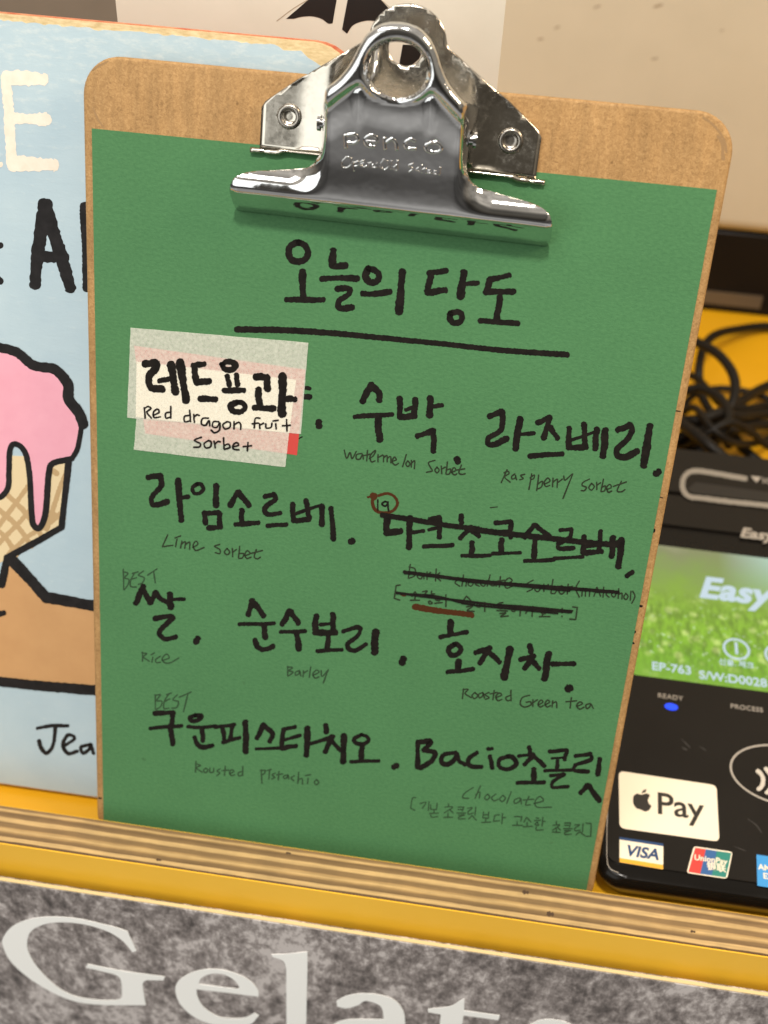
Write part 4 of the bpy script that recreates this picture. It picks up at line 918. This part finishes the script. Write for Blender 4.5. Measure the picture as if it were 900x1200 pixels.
text_mesh('slot_text', '\u25bcIC CARD', 0.0062, M_LEGEND, hous, TT(879.5, 561.5, 2.1, -0.02), align='LEFT')
text_mesh('band_text', 'Easy', 0.0098, M_LEGEND, band, TT(885.5, 626.5, 1.3, 0.0), 0.03, 0.3)
text_mesh('screen_brand_text', 'Easy', 0.0196, M_SCRT, scr, TT(858.5, 693.5, 0.2), 0.035, 0.28, spacing=1.03)
text_mesh('screen_model_text', 'EP-763', 0.0068, M_SCRT, scr, TT(787, 783.5, 0.2), 0.016)
text_mesh('screen_version_text', 'S/W:D0028', 0.0068, M_SCRT, scr, TT(859, 796, 0.2), 0.016)
text_mesh('screen_option_text', '\uc2e0\uc6a9. \uccb4\ud06c', 0.0041, M_SCRT, scr, TT(863, 778, 0.2), 0.01)
text_mesh('screen_option_number', '1', 0.0098, M_SCRT, scr, TT(863, 760.5, 0.2), 0.02)
text_mesh('screen_option_number', '2', 0.0098, M_SCRT, scr, TT(912, 768, 0.2), 0.02)
for cx, cy in ((863, 760.5), (912, 768)):
    c = tp(cx, cy, 0.2)
    o_ = [Vector((c.x + 0.0066 * math.cos(a), c.y + 0.0066 * math.sin(a))) for a in [2 * math.pi * k / 40 for k in range(40)]]
    i_ = [Vector((c.x + 0.0054 * math.cos(a), c.y + 0.0054 * math.sin(a))) for a in [2 * math.pi * k / 40 for k in range(40)]]
    plate('screen_option_ring', [o_, i_], TI, 0.08, 0.2, M_SCRT, scr)
text_mesh('ready_text', 'READY', 0.0037, M_LEGEND, face, TT(785.5, 817, 0.1), 0.0, spacing=1.05)
text_mesh('process_text', 'PROCESS', 0.0036, M_LEGEND, face, TT(875, 830, 0.1), 0.0, spacing=1.05)
c = tp(786.5, 828.5)
plate('status_light', [[Vector((c.x + 0.0031 * math.cos(a), c.y + 0.0019 * math.sin(a))) for a in [2 * math.pi * k / 24 for k in range(24)]]], TI, 0.02, 0.3, M_LED, face)
# contactless mark: oval outline with waves
def oval(cx, cy, rx, ry, n=48): return [Vector((cx + rx * math.cos(a), cy + ry * math.sin(a))) for a in [2 * math.pi * k / n for k in range(n)]]
oc = tp(856, 902); ocx = oc.x + 0.0235; ocy = oc.y + 0.001
plate('contactless_outline', [oval(ocx, ocy, 0.0238, 0.0158), oval(ocx, ocy, 0.0229, 0.0149)], TI, 0.02, 0.1, M_LEGEND, face)
M_WAVE = simple('pale_wave_print', (0.50, 0.45, 0.38, 1), 0.5)
strokes('contactless_waves', [(690, 800, 3.752, "w17: 742,388 762,408 768,430 760,455 746,468; 778,378 800,402 808,432 798,465 782,484; 815,368 840,400 848,435 836,472 818,498")], TP, M_WAVE, face, 0.1)
M_SMUDGE = simple('grey_smudge', (0.020, 0.017, 0.014, 1), 0.55)
each_stroke('smudge', [(690, 800, 3.752, "w5: 408,248 425,265 445,285; w7: 412,285 430,296; w4: 488,280 515,298; w4: 700,600 735,625 760,660; w3: 640,720 690,740")], TP, M_SMUDGE, face, 0.02, 0.002, 0.4)
# stickers (parts of the reader they are stuck to)
def quad(name, pts, mat, z0, z1, par, r=None):
    P = [tp(*p) for p in pts]
    if r:
        out = []
        for i in range(4):
            a, b, c_ = P[i - 1], P[i], P[(i + 1) % 4]
            d1 = (a - b).normalized() * r; d2 = (c_ - b).normalized() * r
            for k in range(6):
                t = k / 5; out.append((b + d1) * (1 - t) ** 2 + b * 2 * t * (1 - t) + (b + d2) * t * t)
        P = out
    return plate(name, [P], TI, z0, z1, mat, par)
pay = quad('white_payment_sticker', [(725, 903.5), (839.5, 920.5), (843, 986.5), (726, 970.5)], M_STKW, 0.01, 0.15, term, 0.0026)
text_mesh('payment_lettering', 'Pay', 0.0153, M_STKK, pay, TT(796.5, 946, 0.2, 0.0), 0.012, spacing=0.98)
za = (690, 800, 3.752)
plate('bitten_fruit_print', [[tp(p.x, p.y, 0.2) for p in outline("196,500 212,488 232,492 255,487 268,496 260,515 265,532 275,542 265,560 248,566 228,558 210,552 196,532", *za)]], TI, 0.16, 0.22, M_STKK, pay)
plate('fruit_leaf_print', [[tp(p.x, p.y, 0.2) for p in outline("232,486! 238,474 254,468! 250,480 234,487!", *za)]], TI, 0.16, 0.22, M_STKK, pay)
vis = quad('card_scheme_sticker', [(726, 981), (777.3, 988.8), (777, 1019), (726, 1010.5)], M_STKW, 0.01, 0.12, term)
quad('navy_stripe', [(726, 981), (777.3, 988.8), (777.2, 992), (726, 984)], M_NAVY, 0.13, 0.17, vis)
quad('gold_stripe', [(726, 1005.5), (777, 1013.8), (777, 1019), (726, 1010.5)], M_GOLD, 0.13, 0.17, vis)
text_mesh('scheme_lettering', 'VISA', 0.0070, M_NAVY, vis, TT(752, 999.5, 0.2), 0.028, 0.25)
uni = quad('card_scheme_sticker', [(813, 991.8), (858.5, 998.5), (852, 1030), (804.5, 1023)], M_STKW, 0.01, 0.12, term, 0.0014)
quad('red_field', [(814.5, 993.5), (827, 995.3), (820.5, 1024.3), (806.5, 1022)], M_UPR, 0.13, 0.16, uni)
quad('blue_field', [(827, 995.3), (840, 997.3), (834, 1026.2), (820.5, 1024.3)], M_UPB, 0.13, 0.16, uni)
quad('teal_field', [(840, 997.3), (857, 999.8), (850.5, 1028.6), (834, 1026.2)], M_UPG, 0.13, 0.16, uni)
text_mesh('scheme_lettering', 'UnionPay', 0.0036, M_STKW, uni, TT(832.5, 1007.5, 0.2), 0.02, 0.1)
text_mesh('scheme_lettering', '\u94f6\u8054', 0.0040, M_STKW, uni, TT(839.5, 1017, 0.2), 0.02)
amx = quad('card_scheme_sticker', [(886.5, 1001.5), (938, 1009), (936, 1046), (887.5, 1038)], M_SKY, 0.01, 0.12, term)
text_mesh('scheme_lettering', 'AMERICAN', 0.0036, M_STKW, amx, TT(888.5, 1016, 0.2), 0.02, align='LEFT')
text_mesh('scheme_lettering', 'EXPRESS', 0.0036, M_STKW, amx, TT(894, 1026.5, 0.2), 0.02, align='LEFT')

# ------------------------------------------------------------------ tangle of cables
zc = (690, 330, 3.638)
def cable(label, pts, r=3.0):
    P = []
    for x, y, z in pts: P.append(at(zc[0] + x / zc[2], zc[1] + y / zc[2], (0, 0, z * mm), (0, 0, 1)))
    base = P[0].copy(); base.z = 0
    bm = bmesh.new(); tube_bm(bm, [p - base for p in catmull(P, 8)], r * mm, 12)
    o = from_bm('power_cable', bm, M_CABLE, None, True); o.location = base
    return tag(o, label, 'cable', 'black cables tangled behind the card reader')
cable('black cable in a high arch over the yellow counter, top of the tangle', [(1000, 200, 5), (764, 190, 6), (640, 203, 12), (545, 225, 22), (492, 275, 26), (470, 370, 22), (478, 470, 12), (520, 560, 8), (600, 700, 6)])
cable('black cable bending steeply down from the clipboard edge to the middle of the tangle', [(380, 215, 30), (455, 255, 38), (545, 305, 42), (605, 375, 44), (625, 450, 40), (605, 530, 34), (545, 600, 26), (470, 640, 22), (380, 700, 20)], 3.2)
cable('straight black cable rising right across the tangle towards the frame edge', [(1000, 350, 6), (764, 445, 10), (680, 490, 20), (600, 550, 28), (480, 625, 30), (400, 660, 28), (330, 690, 22)], 3.4)
cable('black cable looping round in a small ring beside the board edge', [(330, 500, 18), (400, 468, 30), (480, 458, 36), (560, 498, 40), (598, 570, 40), (565, 645, 36), (480, 690, 24), (390, 760, 10)], 3.0)
cable('black cable sloping down right to the top of the card reader slot', [(340, 570, 34), (400, 610, 40), (480, 670, 44), (560, 740, 40), (640, 805, 30)], 3.6)
cable('lower of two level black cables running out right at mid tangle', [(1000, 620, 5), (764, 610, 12), (660, 622, 24), (590, 645, 30), (510, 695, 26), (380, 775, 14), (330, 800, 8)], 3.4)
cable('upper of two level black cables running out right at mid tangle', [(1000, 560, 5), (764, 562, 14), (650, 575, 30), (560, 562, 38), (470, 590, 36), (390, 600, 30), (330, 640, 24)], 3.6)
cable('black cable dropping to the lower right corner of the tangle', [(540, 560, 12), (600, 630, 14), (640, 690, 12), (700, 748, 8), (780, 805, 5), (860, 840, 4)], 3.2)
cable('thin black cable lying furthest back behind the knot of cables', [(400, 540, 4), (450, 482, 5), (555, 455, 6), (680, 470, 6), (764, 500, 4), (900, 560, 4)], 2.2)
cable('thin black cable bowing from the clipboard edge up past the high arch', [(330, 420, 10), (395, 395, 22), (470, 420, 30), (560, 520, 34), (660, 540, 26), (764, 525, 16), (950, 500, 6)], 2.3)
cable('thin black cable crossing low in front of the knot to the frame edge', [(330, 690, 14), (400, 705, 22), (500, 650, 40), (600, 600, 46), (690, 640, 34), (764, 700, 20), (900, 760, 6)], 2.4)
cable('thin black cable hanging in a shallow sag at the left of the tangle', [(330, 610, 16), (395, 560, 30), (455, 540, 40), (520, 620, 44), (600, 680, 36), (700, 690, 20), (820, 650, 8)], 2.2)
